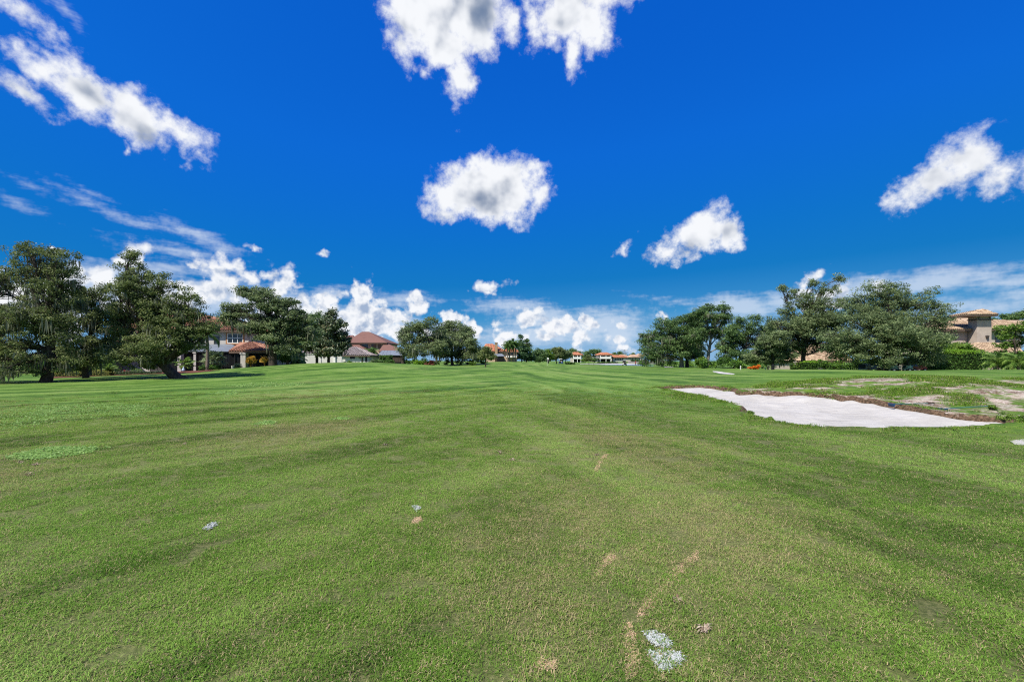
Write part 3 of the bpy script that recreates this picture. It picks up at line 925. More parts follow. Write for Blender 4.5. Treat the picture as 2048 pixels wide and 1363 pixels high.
def curve_pts(a, b, n, r, sag=0.0, wig=0.08):
    a, b = np.asarray(a, float), np.asarray(b, float)
    t = np.linspace(0, 1, n)[:, None]
    L = np.linalg.norm(b - a)
    p = a * (1 - t) + b * t
    off = r.normal(size=3) * wig * L
    off2 = r.normal(size=3) * wig * L * 0.6
    p = p + np.sin(t * math.pi) * off + np.sin(t * 2 * math.pi) * off2
    p[:, 2] += (np.sin(t[:, 0] * math.pi) * sag * L)
    return p

def make_tree(name, label, d, base, lobes, trunk=None, trunk_r=0.3, clumps=260, per=110, rc=0.55, size=0.12, mat=None, bark=None, moss=0, moss_len=1.0, seed=1,
              group=None, cat='tree', depth=0.85, flat=0.62, aspect=0.5, limbs=True, base_z=None, twig=0.5, moss_mat=None, jitter=0.9, shell=2.2, core=0.8, boughs=5):
    """base: photo column of the foot; lobes: (column, row, half width, half height[, extra depth]) at distance d"""
    r = np.random.default_rng(seed)
    k = d / FOC
    clumps, per, rc, size = int(clumps * 3.1), int(per * 0.58), rc * 0.72, size * 1.12
    bxw = X(base, d)
    bz = gz(bxw, d) if base_z is None else base_z
    root = thing(name, label, cat, (bxw, d, bz - 0.05), group)
    O = np.array((bxw, d, bz - 0.05))
    L = []
    for l in lobes:
        dd = l[4] if len(l) > 4 else (r.random() - 0.5) * 1.1 * l[2] * k
        c = PT(l[0], l[1], d + dd * 0.0) + np.array((0, dd, 0))
        L.append((c - O, np.array((l[2] * k, max(l[2], l[3]) * k * depth, l[3] * k))))
    # wood
    if trunk is None:
        top = np.mean([c for c, _ in L], axis=0)
        tp = np.array([(0, 0, 0), top * np.array((0.35, 0.2, 0.32)), top * np.array((0.8, 0.7, 0.72))])
    else:
        tp = [np.zeros(3)]
        for q in trunk:
            tp.append(PT(q[0], q[1], d) + np.array((0, q[2] if len(q) > 2 else 0.0, 0)) - O)
        tp = np.array(tp)
        tp[0] = -unit(tp[1]) * 1.6 * trunk_r                     # the foot runs on into the soil
    tt = np.linspace(0, 1, len(tp)); tn = np.linspace(0, 1, 4 * len(tp))
    tps = np.stack([np.interp(tn, tt, tp[:, i]) for i in range(3)], -1)
    for _ in range(2):
        tps[1:-1] = (tps[:-2] + 2 * tps[1:-1] + tps[2:]) / 4
    tr = trunk_r * (1 - 0.55 * tn)
    tr[0] *= 1.3; tr[1] *= 1.2; tr[2] *= 1.08
    tv, tf = tube_np(tps, tr, 10)
    tv = tv + 0.06 * trunk_r * r.normal(size=tv.shape)
    bark = bark or M_BARK
    tob = link('trunk', mesh_np('trunk', tv, tf, bark, True), root)
    v, f, t, cs, own = clump_leaves(L, clumps, per, rc, size, r, flat, aspect, shell, jitter, core, boughs)
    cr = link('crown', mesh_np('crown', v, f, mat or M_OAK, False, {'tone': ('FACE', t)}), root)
    if limbs:
        for i, (c, rad) in enumerate(L):
            # leave the trunk at a point below the lobe
            j = int(np.argmin(np.linalg.norm(tps[len(tps) // 3:] - (c - np.array((0, 0, 0.45 * abs(c[2])))), axis=1))) + len(tps) // 3
            a = tps[j]
            p = curve_pts(a, c + np.array((0, 0, -0.2 * rad[2])), 7, r, 0.05, 0.06)
            r0 = min(tr[j] * 0.5, 0.03 * np.linalg.norm(c - a) + 0.03)
            vs, fs = [], []
            o = 0
            a_v, a_f = tube_np(p, np.linspace(r0, r0 * 0.35, 7), 7)
            vs.append(a_v); fs.append(a_f); o = len(a_v)
            mine = cs[own == i]
            pick = mine[r.random(len(mine)) < twig][:40]
            for q in pick:
                s0 = p[int(2 + 4 * r.random())]
                pv, pf = tube_np(curve_pts(s0, q, 4, r, 0.03, 0.06), np.linspace(max(r0 * 0.3, 0.012), 0.008, 4), 4)
                vs.append(pv); fs.append(pf + o); o += len(pv)
            link('limb', mesh_np('limb', np.concatenate(vs), np.concatenate(fs), bark, True), root)
    if moss:
        low = cs[np.argsort(cs[:, 2] + r.normal(size=len(cs)) * 1.2)][: int(len(cs) * 0.8)]
        an = low[r.integers(0, len(low), moss)]
        mv, mf = moss_np(an[: max(8, moss // 3)], moss_len * 0.7, 0.04 * max(1.0, d / 40), r, 16, 0.22 * max(1.0, d / 50))
        gl = 0.06 + np.maximum(0, 0)
        mv[:, 2] = np.maximum(mv[:, 2], gl)
        tag(link('spanish_moss', mesh_np('spanish_moss', mv, mf, moss_mat or M_MOSS, False), root), kind='stuff')
    return root

def make_shrub(name, label, loc, lobes, n, per, rc, size, mat, seed, cat='shrub', group=None, aspect=0.5, flat=0.8, stems=4, bark=None):
    """a free shrub: lobes are (dx, dy, dz, rx, ry, rz) in metres from its foot"""
    r = np.random.default_rng(seed)
    root = thing(name, label, cat, loc, group)
    L = [(np.array(l[:3]), np.array(l[3:6])) for l in lobes]
    v, f, t, cs, own = clump_leaves(L, n, per, rc, size, r, flat, aspect)
    v[:, 2] = np.maximum(v[:, 2], 0.01)
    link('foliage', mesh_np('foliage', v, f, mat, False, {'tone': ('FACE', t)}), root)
    vs, fs, o = [], [], 0
    for q in cs[r.integers(0, len(cs), stems)]:
        pv, pf = tube_np(curve_pts((0, 0, -0.03), q, 5, r, 0.0, 0.06), np.linspace(0.03, 0.01, 5), 5)
        vs.append(pv); fs.append(pf + o); o += len(pv)
    link('stem', mesh_np('stem', np.concatenate(vs), np.concatenate(fs), bark or M_BARK, True), root)
    return root

def make_hedge(name, label, x0, x1, y0, y1, h, mat, seed, top_mat=None, size=0.1, dens=90, group=None, base_z=None, dome=0.0):
    """a clipped hedge: leaves over a solid-looking box with a dark core"""
    r = np.random.default_rng(seed)
    bz = min(gz(x0, y0), gz(x1, y0), gz((x0 + x1) / 2, y0)) if base_z is None else base_z
    root = thing(name, label, 'hedge', ((x0 + x1) / 2, (y0 + y1) / 2, bz), group)
    w, dd = (x1 - x0) / 2, (y1 - y0) / 2
    n = int(dens * (2 * w * h * 2 + 2 * dd * h * 2 + 4 * w * dd))
    u = r.random(n); a = np.stack([(r.random(n) * 2 - 1) * w, (r.random(n) * 2 - 1) * dd, r.random(n) * h], -1)
    A = np.array([4 * w * h, 4 * dd * h, 4 * w * dd]); A = np.cumsum(A / A.sum())
    nb = np.zeros((n, 3))
    k0 = u < A[0]; sg = np.where(r.random(n) < 0.6, -1.0, 1.0)
    a[k0, 1] = sg[k0] * dd; nb[k0, 1] = sg[k0]
    k1 = (u >= A[0]) & (u < A[1]); a[k1, 0] = sg[k1] * w; nb[k1, 0] = sg[k1]
    k2 = u >= A[1]; a[k2, 2] = h; nb[k2, 2] = 1.0
    a += r.normal(size=a.shape) * 0.05
    bump = 0.07 * wob(a[:, 0] * 1.0, a[:, 2] * 1.0 + a[:, 1], 2.1, seed) 
    a += nb * bump[:, None]
    a[:, 2] = np.maximum(a[:, 2] + (bump + dome * np.cos(a[:, 0] / max(w, .01) * 1.4)) * (a[:, 2] / h), 0.02)
    nb = nb + np.array((0, 0, 0.35))
    tone = np.clip(0.45 + 0.25 * wob(a[:, 0], a[:, 2] + a[:, 1], 3.7, seed + 1) + 0.3 * (r.random(n) - 0.5), 0, 1)
    top = a[:, 2] > h * 0.86  # uppermost leaves can take a second, lighter yellow-green leaf colour
    if top_mat is None:
        v, f, t = leaves_np(a, nb, size, tone, r, 0.55, 0.75)
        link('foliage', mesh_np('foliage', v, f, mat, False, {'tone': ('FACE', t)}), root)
    else:
        for nm, msk, mm in (('foliage', ~top, mat), ('top_foliage', top, top_mat)):
            v, f, t = leaves_np(a[msk], nb[msk], size, tone[msk], r, 0.55, 0.75)
            link(nm, mesh_np(nm, v, f, mm, False, {'tone': ('FACE', t)}), root)
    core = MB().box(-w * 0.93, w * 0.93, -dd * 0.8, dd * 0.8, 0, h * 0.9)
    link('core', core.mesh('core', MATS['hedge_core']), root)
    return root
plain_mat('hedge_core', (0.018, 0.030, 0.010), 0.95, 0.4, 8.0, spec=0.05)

# ---- palms
def frond_mesh(name, length, droop, pairs, leaflet, mat, seed, width=0.05, rise=0.5):
    """a feather frond: curved midrib along +x, hanging leaflets on both sides"""
    r = np.random.default_rng(seed)
    t = np.linspace(0, 1, 12)
    px_, pz_ = length * (t - 0.18 * t ** 3), length * (rise * t - droop * t ** 2.2)
    rib = np.stack([px_, 0 * t, pz_], -1)
    v, f = tube_np(rib, np.linspace(0.022, 0.006, 12) * max(1, length / 2), 4)
    vs, fs, tone = [v], [f], [np.full(len(f), 0.4)]
    o = len(v)
    tt = np.linspace(0.12, 0.99, pairs)
    bx_ = np.interp(tt, t, px_); bz_ = np.interp(tt, t, pz_)
    for sgn in (-1, 1):
        ll = leaflet * np.sin(np.clip(tt * 0.92 + 0.12, 0, 1) * math.pi) ** 0.6 * (0.85 + 0.3 * r.random(pairs))
        b0 = np.stack([bx_, 0 * bx_, bz_], -1)
        dirs = unit(np.stack([0.55 + 0 * tt, sgn * np.full(pairs, 0.75), -0.35 - 0.25 * r.random(pairs)], -1))
        ax = np.array((width, 0, 0))
        mid = b0 + dirs * (ll * 0.5)[:, None]
        tip = b0 + dirs * ll[:, None] + np.array((0, 0, -1.0)) * (ll * 0.28)[:, None]
        q = np.stack([b0 - ax * 0.5, b0 + ax * 0.5, mid + ax * 0.6, mid - ax * 0.6, tip], 1).reshape(-1, 3)
        oo = o + np.arange(pairs)[:, None] * 5
        vs.append(q); fs.append((oo + np.array([[0, 1, 2, 3]])).reshape(-1, 4)); tone.append(np.clip(0.5 + 0.4 * (r.random(pairs) - 0.5), 0, 1))
        fs.append((oo + np.array([[3, 2, 4, 4]])).reshape(-1, 4)[:, :4]); tone.append(np.clip(0.6 + 0.4 * (r.random(pairs) - 0.5), 0, 1))
        o += len(q)
    quads = [x for i, x in enumerate(fs) if i in (0, 1, 3)]
    tris = [x[:, :3] for i, x in enumerate(fs) if i in (2, 4)]
    tn = np.concatenate([tone[0], tone[1], tone[3], tone[2], tone[4]])
    return mesh_np(name, np.concatenate(vs), [np.concatenate(quads), np.concatenate(tris)], mat, False, {'tone': ('FACE', tn)})

def fan_mesh(name, stalk, rad, segs, mat, seed):
    """a fan-palm leaf: stalk along +x ending in a pleated half-disc of pointed fingers"""
    r = np.random.default_rng(seed)
    v, f = tube_np(np.stack([np.linspace(0, stalk, 4), np.zeros(4), stalk * 0.25 * np.linspace(0, 1, 4)], -1), np.linspace(0.02, 0.012, 4), 4)
    c = np.array((stalk, 0, stalk * 0.25))
    vs, o = [v], len(v)
    q, t3 = [f], []
    for a in np.linspace(-1.9, 1.9, segs):
        L = rad * (0.8 + 0.25 * r.random()) * (1 - 0.08 * abs(a))
        dv = np.array((math.cos(a), math.sin(a), -0.12)); sv_ = np.array((-math.sin(a), math.cos(a), 0)) * (rad * 1.6 / segs)
        m = c + dv * L * 0.6 + np.array((0, 0, 0.03 * rad)); tip = c + dv * L + np.array((0, 0, -0.28 * L))
        vs.append(np.array([c, m - sv_, m + sv_, tip]))
        t3 += [(o, o + 1, o + 2), (o + 1, o + 3, o + 2)]
        o += 4
    tone = np.concatenate([np.full(len(f), 0.4), np.clip(0.55 + 0.5 * (r.random(len(t3)) - 0.5), 0, 1)])
    return mesh_np(name, np.concatenate(vs), [np.concatenate(q), np.array(t3)], mat, False, {'tone': ('FACE', tone)})

def make_palm(name, label, loc, height, r0, fronds, meshes, seed, group=None, lean=(0, 0), tilt=(-0.9, 0.5), scale=1.0, cat='palm', bark=None):
    """trunk plus frond objects that share a few meshes"""
    r = np.random.default_rng(seed)
    root = thing(name, label, cat, loc, group)
    top = np.array((lean[0], lean[1], height))
    if height > 0.05:
        tps = curve_pts((0, 0, -0.05), top, 8, r, 0.0, 0.012)
        v, f = tube_np(tps, np.linspace(r0 * 1.25, r0 * 0.85, 8), 9)
        link('trunk', mesh_np('trunk', v, f, bark or M_PALM_BARK, True), root)
    for i in range(fronds):
        az = i * 2.39996 + 0.3 * r.random()
        pitch = tilt[0] + (tilt[1] - tilt[0]) * (i + 0.5) / fronds + 0.15 * (r.random() - 0.5)
        o = link('frond', meshes[i % len(meshes)], root, tuple(top))
        o.rotation_euler = (0.3 * (r.random() - 0.5), -pitch, az)
        s_ = scale * (0.8 + 0.35 * r.random())
        o.scale = (s_, s_, s_)
    return root

# ------------------------------------------------------------------ the trees of the left side
make_tree('live_oak', 'large mossy live oak at the far left edge, moss trailing to the lawn', 34, 92,
          [(30, 530, 66, 42), (-30, 560, 60, 46), (95, 545, 52, 40), (130, 520, 34, 22), (50, 498, 42, 18), (60, 590, 60, 34), (-20, 640, 60, 46), (118, 590, 40, 34),
           (10, 690, 60, 44, -1.5), (75, 690, 50, 40, -1.0), (130, 660, 40, 40, -.5), (25, 738, 44, 26, -2.2), (85, 728, 40, 28, -1.8), (-60, 700, 60, 60), (60, 640, 50, 36, -1), (105, 640, 36, 34, -.8), (140, 715, 34, 26, -.6)],
          trunk=[(104, 715), (98, 660), (80, 620), (62, 570)], trunk_r=0.34, clumps=430, per=105, rc=0.52, size=0.115, mat=M_OAK, moss=420, moss_len=1.25, seed=21, core=0.48, boughs=9, twig=0.7)
make_tree('live_oak', 'bushy live oak standing between the far left mossy oak and the leaning oak', 41, 172,
          [(180, 605, 44, 34), (150, 640, 40, 34), (205, 590, 30, 24), (195, 645, 44, 34), (165, 685, 44, 28), (215, 625, 30, 30), (140, 700, 34, 22, -.8), (205, 690, 40, 26), (150, 728, 30, 12), (190, 715, 30, 16)],
          trunk=[(168, 720), (175, 690), (185, 650)], trunk_r=0.24, clumps=210, per=105, rc=0.55, size=0.13, mat=M_OAK, moss=200, moss_len=1.3, seed=22, core=0.48, boughs=9, twig=0.6)
make_tree('leaning_oak', 'live oak with a thick dark trunk leaning left over the lawn', 37, 356,
          [(268, 540, 34, 26), (262, 575, 40, 30), (300, 585, 48, 36), (330, 570, 30, 24), (250, 620, 42, 30), (300, 640, 52, 34), (350, 630, 44, 34), (378, 600, 30, 24),
           (330, 680, 54, 34, -1.2), (285, 700, 44, 32, -1.0), (372, 668, 40, 30, -.6), (330, 708, 40, 20, -1.0), (245, 660, 36, 26), (262, 512, 18, 12), (395, 625, 22, 18), (300, 728, 26, 12, -.3), (248, 702, 34, 24), (400, 662, 28, 24), (386, 690, 30, 20), (422, 652, 16, 13), (318, 610, 40, 30)],
          trunk=[(340, 744), (322, 722), (298, 702), (262, 684), (240, 660)], trunk_r=0.42, clumps=430, per=105, rc=0.50, size=0.12, mat=M_OAK, moss=150, moss_len=0.8, seed=23, core=0.48, boughs=9, twig=0.7)
make_tree('layered_oak', 'tall flat-layered oak with mossy boughs beside the terracotta roofed house', 58, 546,
          [(512, 592, 36, 20), (540, 612, 34, 18), (475, 622, 32, 17), (455, 636, 20, 12), (570, 612, 26, 17), (585, 630, 30, 20), (530, 640, 44, 22), (514, 656, 26, 16), (560, 655, 40, 24), (600, 650, 32, 22), (472, 646, 20, 12), (552, 680, 36, 18), (612, 668, 28, 20), (575, 700, 24, 12)],
          trunk=[(545, 715), (546, 680), (540, 640), (530, 610)], trunk_r=0.55, clumps=330, per=80, rc=0.85, size=0.21, mat=M_OAK_GREY, moss=170, moss_len=1.6, seed=24, core=0.48, boughs=9, flat=0.5)
make_tree('shade_oak', 'dark rounded oak behind the dark magnolia, over the white wall', 76, 634,
          [(612, 650, 24, 22), (632, 640, 22, 20), (628, 670, 30, 22), (606, 676, 28, 18), (645, 684, 26, 16), (622, 692, 30, 12)],
          trunk=[(634, 712), (632, 690), (628, 660)], trunk_r=0.26, clumps=140, per=80, rc=0.9, size=0.24, mat=M_OAK_DEEP, moss=60, moss_len=1.5, seed=25)
make_tree('magnolia_tree', 'dark conical magnolia with stiff glossy leaves', 70, 657,
          [(663, 632, 14, 16), (658, 655, 26, 18), (672, 652, 20, 18), (660, 680, 34, 20), (680, 672, 18, 16), (648, 694, 30, 16), (676, 696, 28, 16), (664, 704, 32, 8), (692, 690, 10, 10)],
          trunk=[(657, 715), (660, 690), (663, 645)], trunk_r=0.24, clumps=260, per=60, rc=0.55, size=0.26, mat=M_MAGNOLIA, seed=26, flat=0.9, aspect=0.55)
make_tree('grey_oak', 'broad grey-green oak whose pale trunk stands beside a round clipped shrub', 118, 806,
          [(818, 655, 20, 16), (840, 652, 24, 16), (862, 644, 18, 14), (812, 680, 22, 18), (840, 680, 30, 20), (868, 672, 26, 22), (852, 700, 34, 16), (822, 703, 26, 13), (880, 695, 24, 18), (806, 668, 14, 12)],
          trunk=[(806, 712), (812, 700), (830, 690), (845, 675)], trunk_r=0.45, clumps=260, per=62, rc=1.2, size=0.32, mat=M_OAK_GREY, moss=80, moss_len=2.0, seed=27)
make_tree('grey_oak', 'tallest grey-green oak of the centre clump, dome crowned, left of the orange roofed house', 126, 905,
          [(905, 652, 26, 16), (885, 660, 22, 18), (925, 660, 22, 18), (900, 680, 34, 22), (930, 684, 24, 20), (900, 706, 34, 16), (935, 706, 20, 14), (940, 668, 12, 10)],
          trunk=[(903, 712), (903, 690), (905, 665)], trunk_r=0.42, clumps=250, per=62, rc=1.25, size=0.34, mat=M_OAK_GREY, moss=110, moss_len=2.3, seed=28)
make_tree('grey_oak', 'smaller grey-green oak at the right foot of the domed oak', 122, 946,
          [(946, 688, 16, 14), (955, 700, 16, 14), (938, 706, 16, 12), (952, 714, 14, 8)],
          trunk=[(946, 716), (948, 700)], trunk_r=0.2, clumps=80, per=60, rc=1.1, size=0.32, mat=M_OAK_GREY, moss=40, moss_len=1.8, seed=29)
make_tree('young_oak', 'small round young oak alone on the rise in front of the orange roofed house', 100, 971,
          [(972, 702, 13, 10), (966, 712, 12, 9), (980, 712, 10, 9)], trunk=[(971, 718), (972, 706)], trunk_r=0.14, clumps=60, per=60, rc=0.8, size=0.26, mat=M_OAK, seed=30)

# ------------------------------------------------------------------ far centre
make_tree('slash_pine', 'tall narrow pine, left of the pair behind the green', 178, 1043,
          [(1042, 674, 4, 6), (1042, 686, 8, 7), (1044, 699, 11, 8), (1042, 711, 13, 8)], trunk=[(1043, 710), (1042, 672)], trunk_r=0.22, clumps=70, per=50, rc=1.1, size=0.42, mat=M_PINE, seed=40, limbs=False)
make_tree('slash_pine', 'tall pointed pine, right of the pair behind the green', 182, 1053,
          [(1053, 680, 5, 6), (1054, 692, 10, 8), (1055, 704, 13, 9), (1056, 714, 15, 8)], trunk=[(1053, 712), (1053, 678)], trunk_r=0.24, clumps=80, per=50, rc=1.2, size=0.42, mat=M_OAK_DEEP, seed=41, limbs=False)
for i, (bx_, lob, mm, lab) in enumerate([
        (1078, [(1074, 705, 12, 9), (1084, 707, 11, 9), (1078, 715, 16, 8)], M_OAK_DEEP, 'bushy bright-topped tree just right of the two pines'),
        (1097, [(1094, 707, 11, 9), (1100, 712, 10, 8), (1094, 717, 13, 6)], M_BRIGHT, 'low yellow-green tree behind the flagstick'),
        (1113, [(1110, 701, 9, 7), (1118, 702, 10, 8), (1112, 711, 13, 8)], M_OAK, 'dark broad tree behind the blue golf cart'),
        (1131, [(1128, 706, 11, 8), (1136, 709, 9, 8), (1130, 714, 12, 6)], M_OAK_GREY, 'grey-green tree at the left side of the far balcony house')]):
    make_tree('fairway_tree', lab, 205 + 6 * i, bx_, lob, trunk_r=0.25, clumps=75, per=46, rc=1.5, size=0.5, mat=mm, seed=50 + i, group='trees behind the green')
make_tree('fairway_tree', 'dark tree mass rising behind the roof of the far balcony house', 430, 1146,
          [(1146, 703, 11, 6), (1158, 706, 8, 5), (1136, 705, 8, 6), (1163, 710, 6, 5)], trunk_r=0.4, clumps=70, per=40, rc=2.6, size=0.9, mat=M_OAK_DEEP, seed=55, group='far trees on the horizon')
make_tree('fairway_tree', 'dark tree between the two far balcony houses', 425, 1180,
          [(1176, 707, 9, 6), (1188, 704, 10, 7), (1198, 704, 8, 6), (1182, 714, 14, 6)], trunk_r=0.4, clumps=80, per=40, rc=2.6, size=0.9, mat=M_OAK_DEEP, seed=56, group='far trees on the horizon')
make_tree('fairway_tree', 'low dark wood edge behind the low tiled villa', 520, 1240,
          [(1230, 709, 7, 5), (1240, 708, 8, 5), (1250, 711, 8, 5), (1222, 711, 6, 4)], trunk_r=0.4, clumps=70, per=40, rc=2.6, size=1.0, mat=M_OAK_DEEP, seed=57, group='far trees on the horizon')
make_tree('fairway_tree', 'small round tree tops just left of the peach walled villa', 515, 1264,
          [(1262, 711, 4, 4), (1267, 708, 3, 3), (1270, 713, 5, 4)], trunk_r=0.3, clumps=40, per=40, rc=2.2, size=0.9, mat=M_OAK_DEEP, seed=58, group='far trees on the horizon')
make_tree('young_tree', 'small round tree with its shadow on the grass left of the pond', 190, 1178,
          [(1177, 714, 6, 5), (1174, 718, 5, 3), (1181, 718, 5, 3)], trunk_r=0.12, clumps=40, per=44, rc=0.9, size=0.36, mat=M_OAK, seed=59)
make_tree('young_tree', 'smaller dark tree beside the round young tree, nearer the pond', 188, 1187.5,
          [(1187, 720, 4.5, 3), (1189, 718, 3, 3)], trunk_r=0.09, clumps=26, per=44, rc=0.7, size=0.34, mat=M_OAK_DEEP, seed=60)
make_tree('fairway_tree', 'bright bushy shrub tree at the foot of the far balcony house', 215, 1170,
          [(1168, 719, 5, 3), (1173, 720, 4, 2.5)], trunk_r=0.1, clumps=26, per=44, rc=0.9, size=0.36, mat=M_BRIGHT, seed=61)

# ------------------------------------------------------------------ the right side
make_tree('mossy_oak', 'left oak of the right grove, full crown sweeping low over the far path', 112, 1363,
          [(1330, 652, 26, 18), (1308, 672, 26, 20), (1352, 650, 30, 22), (1345, 682, 40, 26), (1295, 692, 20, 18), (1315, 706, 30, 16), (1368, 668, 32, 26), (1370, 700, 30, 18), (1340, 712, 26, 12), (1290, 706, 14, 12), (1375, 636, 22, 14), (1305, 716, 22, 7), (1330, 690, 30, 20)],
          trunk=[(1363, 718), (1362, 700), (1358, 670)], trunk_r=0.55, clumps=330, per=66, rc=1.15, size=0.29, mat=M_OAK_DEEP, moss=150, moss_len=2.0, seed=70, bark=M_BARK_PALE)
make_tree('mossy_oak', 'dark trunked oak just behind the left oak of the right grove', 118, 1374,
          [(1385, 640, 26, 20), (1392, 665, 28, 22), (1380, 690, 26, 18), (1400, 695, 22, 16), (1385, 712, 26, 9)],
          trunk=[(1374, 716), (1378, 690), (1386, 660)], trunk_r=0.45, clumps=150, per=62, rc=1.2, size=0.30, mat=M_OAK_DEEP, moss=90, moss_len=2.2, seed=71)
make_tree('forked_oak', 'oak with a pale forked trunk and open top in the right grove', 108, 1415,
          [(1418, 614, 20, 10), (1440, 616, 16, 12), (1400, 630, 24, 14), (1430, 638, 26, 16), (1455, 634, 12, 12), (1410, 660, 30, 16), (1445, 664, 22, 18), (1390, 676, 20, 14), (1448, 690, 22, 14)],
          trunk=[(1416, 712), (1420, 690), (1422, 665), (1428, 635)], trunk_r=0.42, clumps=250, per=64, rc=0.95, size=0.27, mat=M_OAK_DEEP, moss=60, moss_len=1.5, seed=72, bark=M_BARK_PALE)
make_tree('grove_tree', 'dense dark tree filling the right grove beside the forked oak', 104, 1470,
          [(1478, 645, 20, 16), (1500, 655, 16, 16), (1465, 668, 28, 20), (1492, 680, 28, 20), (1455, 700, 28, 16), (1485, 708, 28, 14), (1520, 690, 16, 18), (1440, 715, 18, 10), (1500, 722, 24, 8), (1528, 668, 18, 20), (1510, 640, 14, 12), (1540, 660, 14, 16)],
          trunk_r=0.4, clumps=260, per=66, rc=1.0, size=0.28, mat=M_OAK_DEEP, seed=73, flat=0.7)
make_tree('feathery_oak', 'tall open oak with feathery upright top shoots', 72, 1606,
          [(1590, 590, 18, 18), (1645, 575, 16, 16), (1680, 556, 10, 8), (1672, 575, 14, 12), (1612, 602, 32, 22), (1572, 615, 20, 18), (1650, 610, 36, 24), (1550, 645, 18, 18), (1585, 650, 40, 26), (1630, 655, 44, 28), (1560, 685, 30, 22), (1610, 692, 40, 22), (1655, 690, 30, 22), (1568, 575, 8, 10), (1627, 565, 10, 10), (1660, 660, 30, 30), (1600, 632, 44, 32), (1622, 680, 50, 30), (1575, 662, 36, 28), (1648, 640, 42, 32)],
          trunk=[(1606, 715), (1610, 690), (1615, 650), (1625, 600)], trunk_r=0.38, clumps=500, per=74, rc=0.62, size=0.19, mat=M_OAK_GREY, seed=74, core=0.6, boughs=7, twig=0.7, flat=0.9)
make_tree('weeping_oak', 'soft grey-green low oak in front of the feathery oak, boughs near the ground', 68, 1545,
          [(1525, 690, 24, 22), (1548, 676, 24, 20), (1520, 712, 26, 16), (1552, 708, 30, 18), (1580, 712, 22, 16), (1500, 715, 12, 12), (1570, 694, 20, 16)],
          trunk=[(1546, 722), (1546, 700)], trunk_r=0.2, clumps=240, per=76, rc=0.6, size=0.18, mat=M_OAK_GREY, moss=50, moss_len=0.9, seed=75)
make_tree('domed_oak', 'huge dome-crowned oak spreading in front of the right house', 60, 1788,
          [(1780, 585, 50, 30), (1735, 605, 44, 30), (1830, 600, 44, 30), (1775, 625, 66, 36), (1865, 625, 32, 24), (1705, 640, 44, 34), (1840, 650, 50, 34), (1675, 675, 34, 28), (1740, 672, 60, 34, -2), (1800, 685, 60, 32, -2.5), (1850, 690, 36, 28, -1.5), (1690, 705, 40, 26, -1), (1745, 712, 50, 22, -2), (1815, 718, 40, 16, -2), (1885, 640, 16, 16), (1660, 690, 20, 20), (1870, 715, 18, 14), (1730, 690, 54, 30, -1), (1690, 678, 40, 30), (1785, 655, 56, 32, -1), (1830, 678, 44, 30, -1)],
          trunk=[(1788, 722), (1786, 700), (1782, 660), (1780, 620)], trunk_r=0.6, clumps=740, per=86, rc=0.72, size=0.165, mat=M_OAK_GREY, seed=76, core=0.7, boughs=7, twig=0.5)

# ================================================================== building materials
def roof_mat(name, base, alt, rough=0.8):
    m, N = new_mat(name)
    tc = N.n('ShaderNodeTexCoord').outputs['Object']
    rnd = N.n('ShaderNodeNewGeometry').outputs['Random Per Island']
    n1 = N.noise(tc, 0.7, 4.0, 0.6); n2 = N.noise(tc, 5.0, 4.0, 0.7)
    c = N.mix(N.step(N.m('ADD', N.m('MULTIPLY', rnd, 0.6), N.m('MULTIPLY', n2, 0.5)), 0.3, 0.85), base, alt)
    c = N.mix(N.m('MULTIPLY', N.step(n1, 0.5, 0.75), 0.4), c, tuple(q * 0.6 for q in base))
    b = N.n('ShaderNodeBsdfPrincipled'); N.put(b.inputs['Base Color'], c)
    b.inputs['Roughness'].default_value = rough; b.inputs['Specular IOR Level'].default_value = 0.2
    finish(N, b.outputs[0])
    return m
M_TERRA = roof_mat('terracotta_tile', (0.26, 0.115, 0.073), (0.43, 0.225, 0.150))
M_TAN = roof_mat('tan_tile', (0.30, 0.205, 0.135), (0.50, 0.375, 0.255))
M_REDBROWN = roof_mat('redbrown_tile', (0.140, 0.070, 0.056), (0.200, 0.108, 0.088))
M_ORANGE_T = roof_mat('orange_tile', (0.40, 0.155, 0.080), (0.54, 0.245, 0.145))
M_GREYT = roof_mat('grey_tile', (0.26, 0.215, 0.20), (0.40, 0.345, 0.33))
M_PEACH_T = roof_mat('peach_tile', (0.42, 0.27, 0.19), (0.56, 0.40, 0.30))
M_STUCCO = plain_mat('light_stucco', (0.43, 0.405, 0.38), 0.9, 0.08, 1.2)
M_TAUPE = plain_mat('taupe_stucco', (0.42, 0.355, 0.305), 0.9, 0.10, 1.0)
M_CREAM = plain_mat('cream_stucco', (0.47, 0.43, 0.37), 0.9, 0.08, 1.0)
M_WHITEW = plain_mat('white_stucco', (0.56, 0.55, 0.53), 0.9, 0.08, 0.8)
M_TANW = plain_mat('tan_stucco', (0.46, 0.35, 0.26), 0.9, 0.1, 1.0)
M_WHITE = plain_mat('white_paint', (0.75, 0.75, 0.73), 0.5, 0.05, 2.0)
M_TRIM = plain_mat('ochre_trim', (0.36, 0.19, 0.095), 0.7, 0.1, 2.0)
M_DARKTRIM = plain_mat('dark_trim', (0.060, 0.050, 0.047), 0.6, 0.15, 2.0)
M_FASCIA = plain_mat('brown_fascia', (0.115, 0.078, 0.060), 0.7, 0.15, 2.0)
M_METAL = plain_mat('grey_metal_roof', (0.175, 0.20, 0.24), 0.55, 0.10, 0.6, metal=0.1)
M_METAL_DK = plain_mat('dark_aluminium', (0.020, 0.020, 0.022), 0.45, 0.1, 2.0, metal=0.4)
m_sc, Ns = new_mat('insect_screen')
sdf = Ns.n('ShaderNodeBsdfDiffuse'); sdf.inputs[0].default_value = (0.016, 0.017, 0.019, 1)
stp = Ns.n('ShaderNodeBsdfTransparent')
smx = Ns.n('ShaderNodeMixShader'); smx.inputs[0].default_value = 0.62
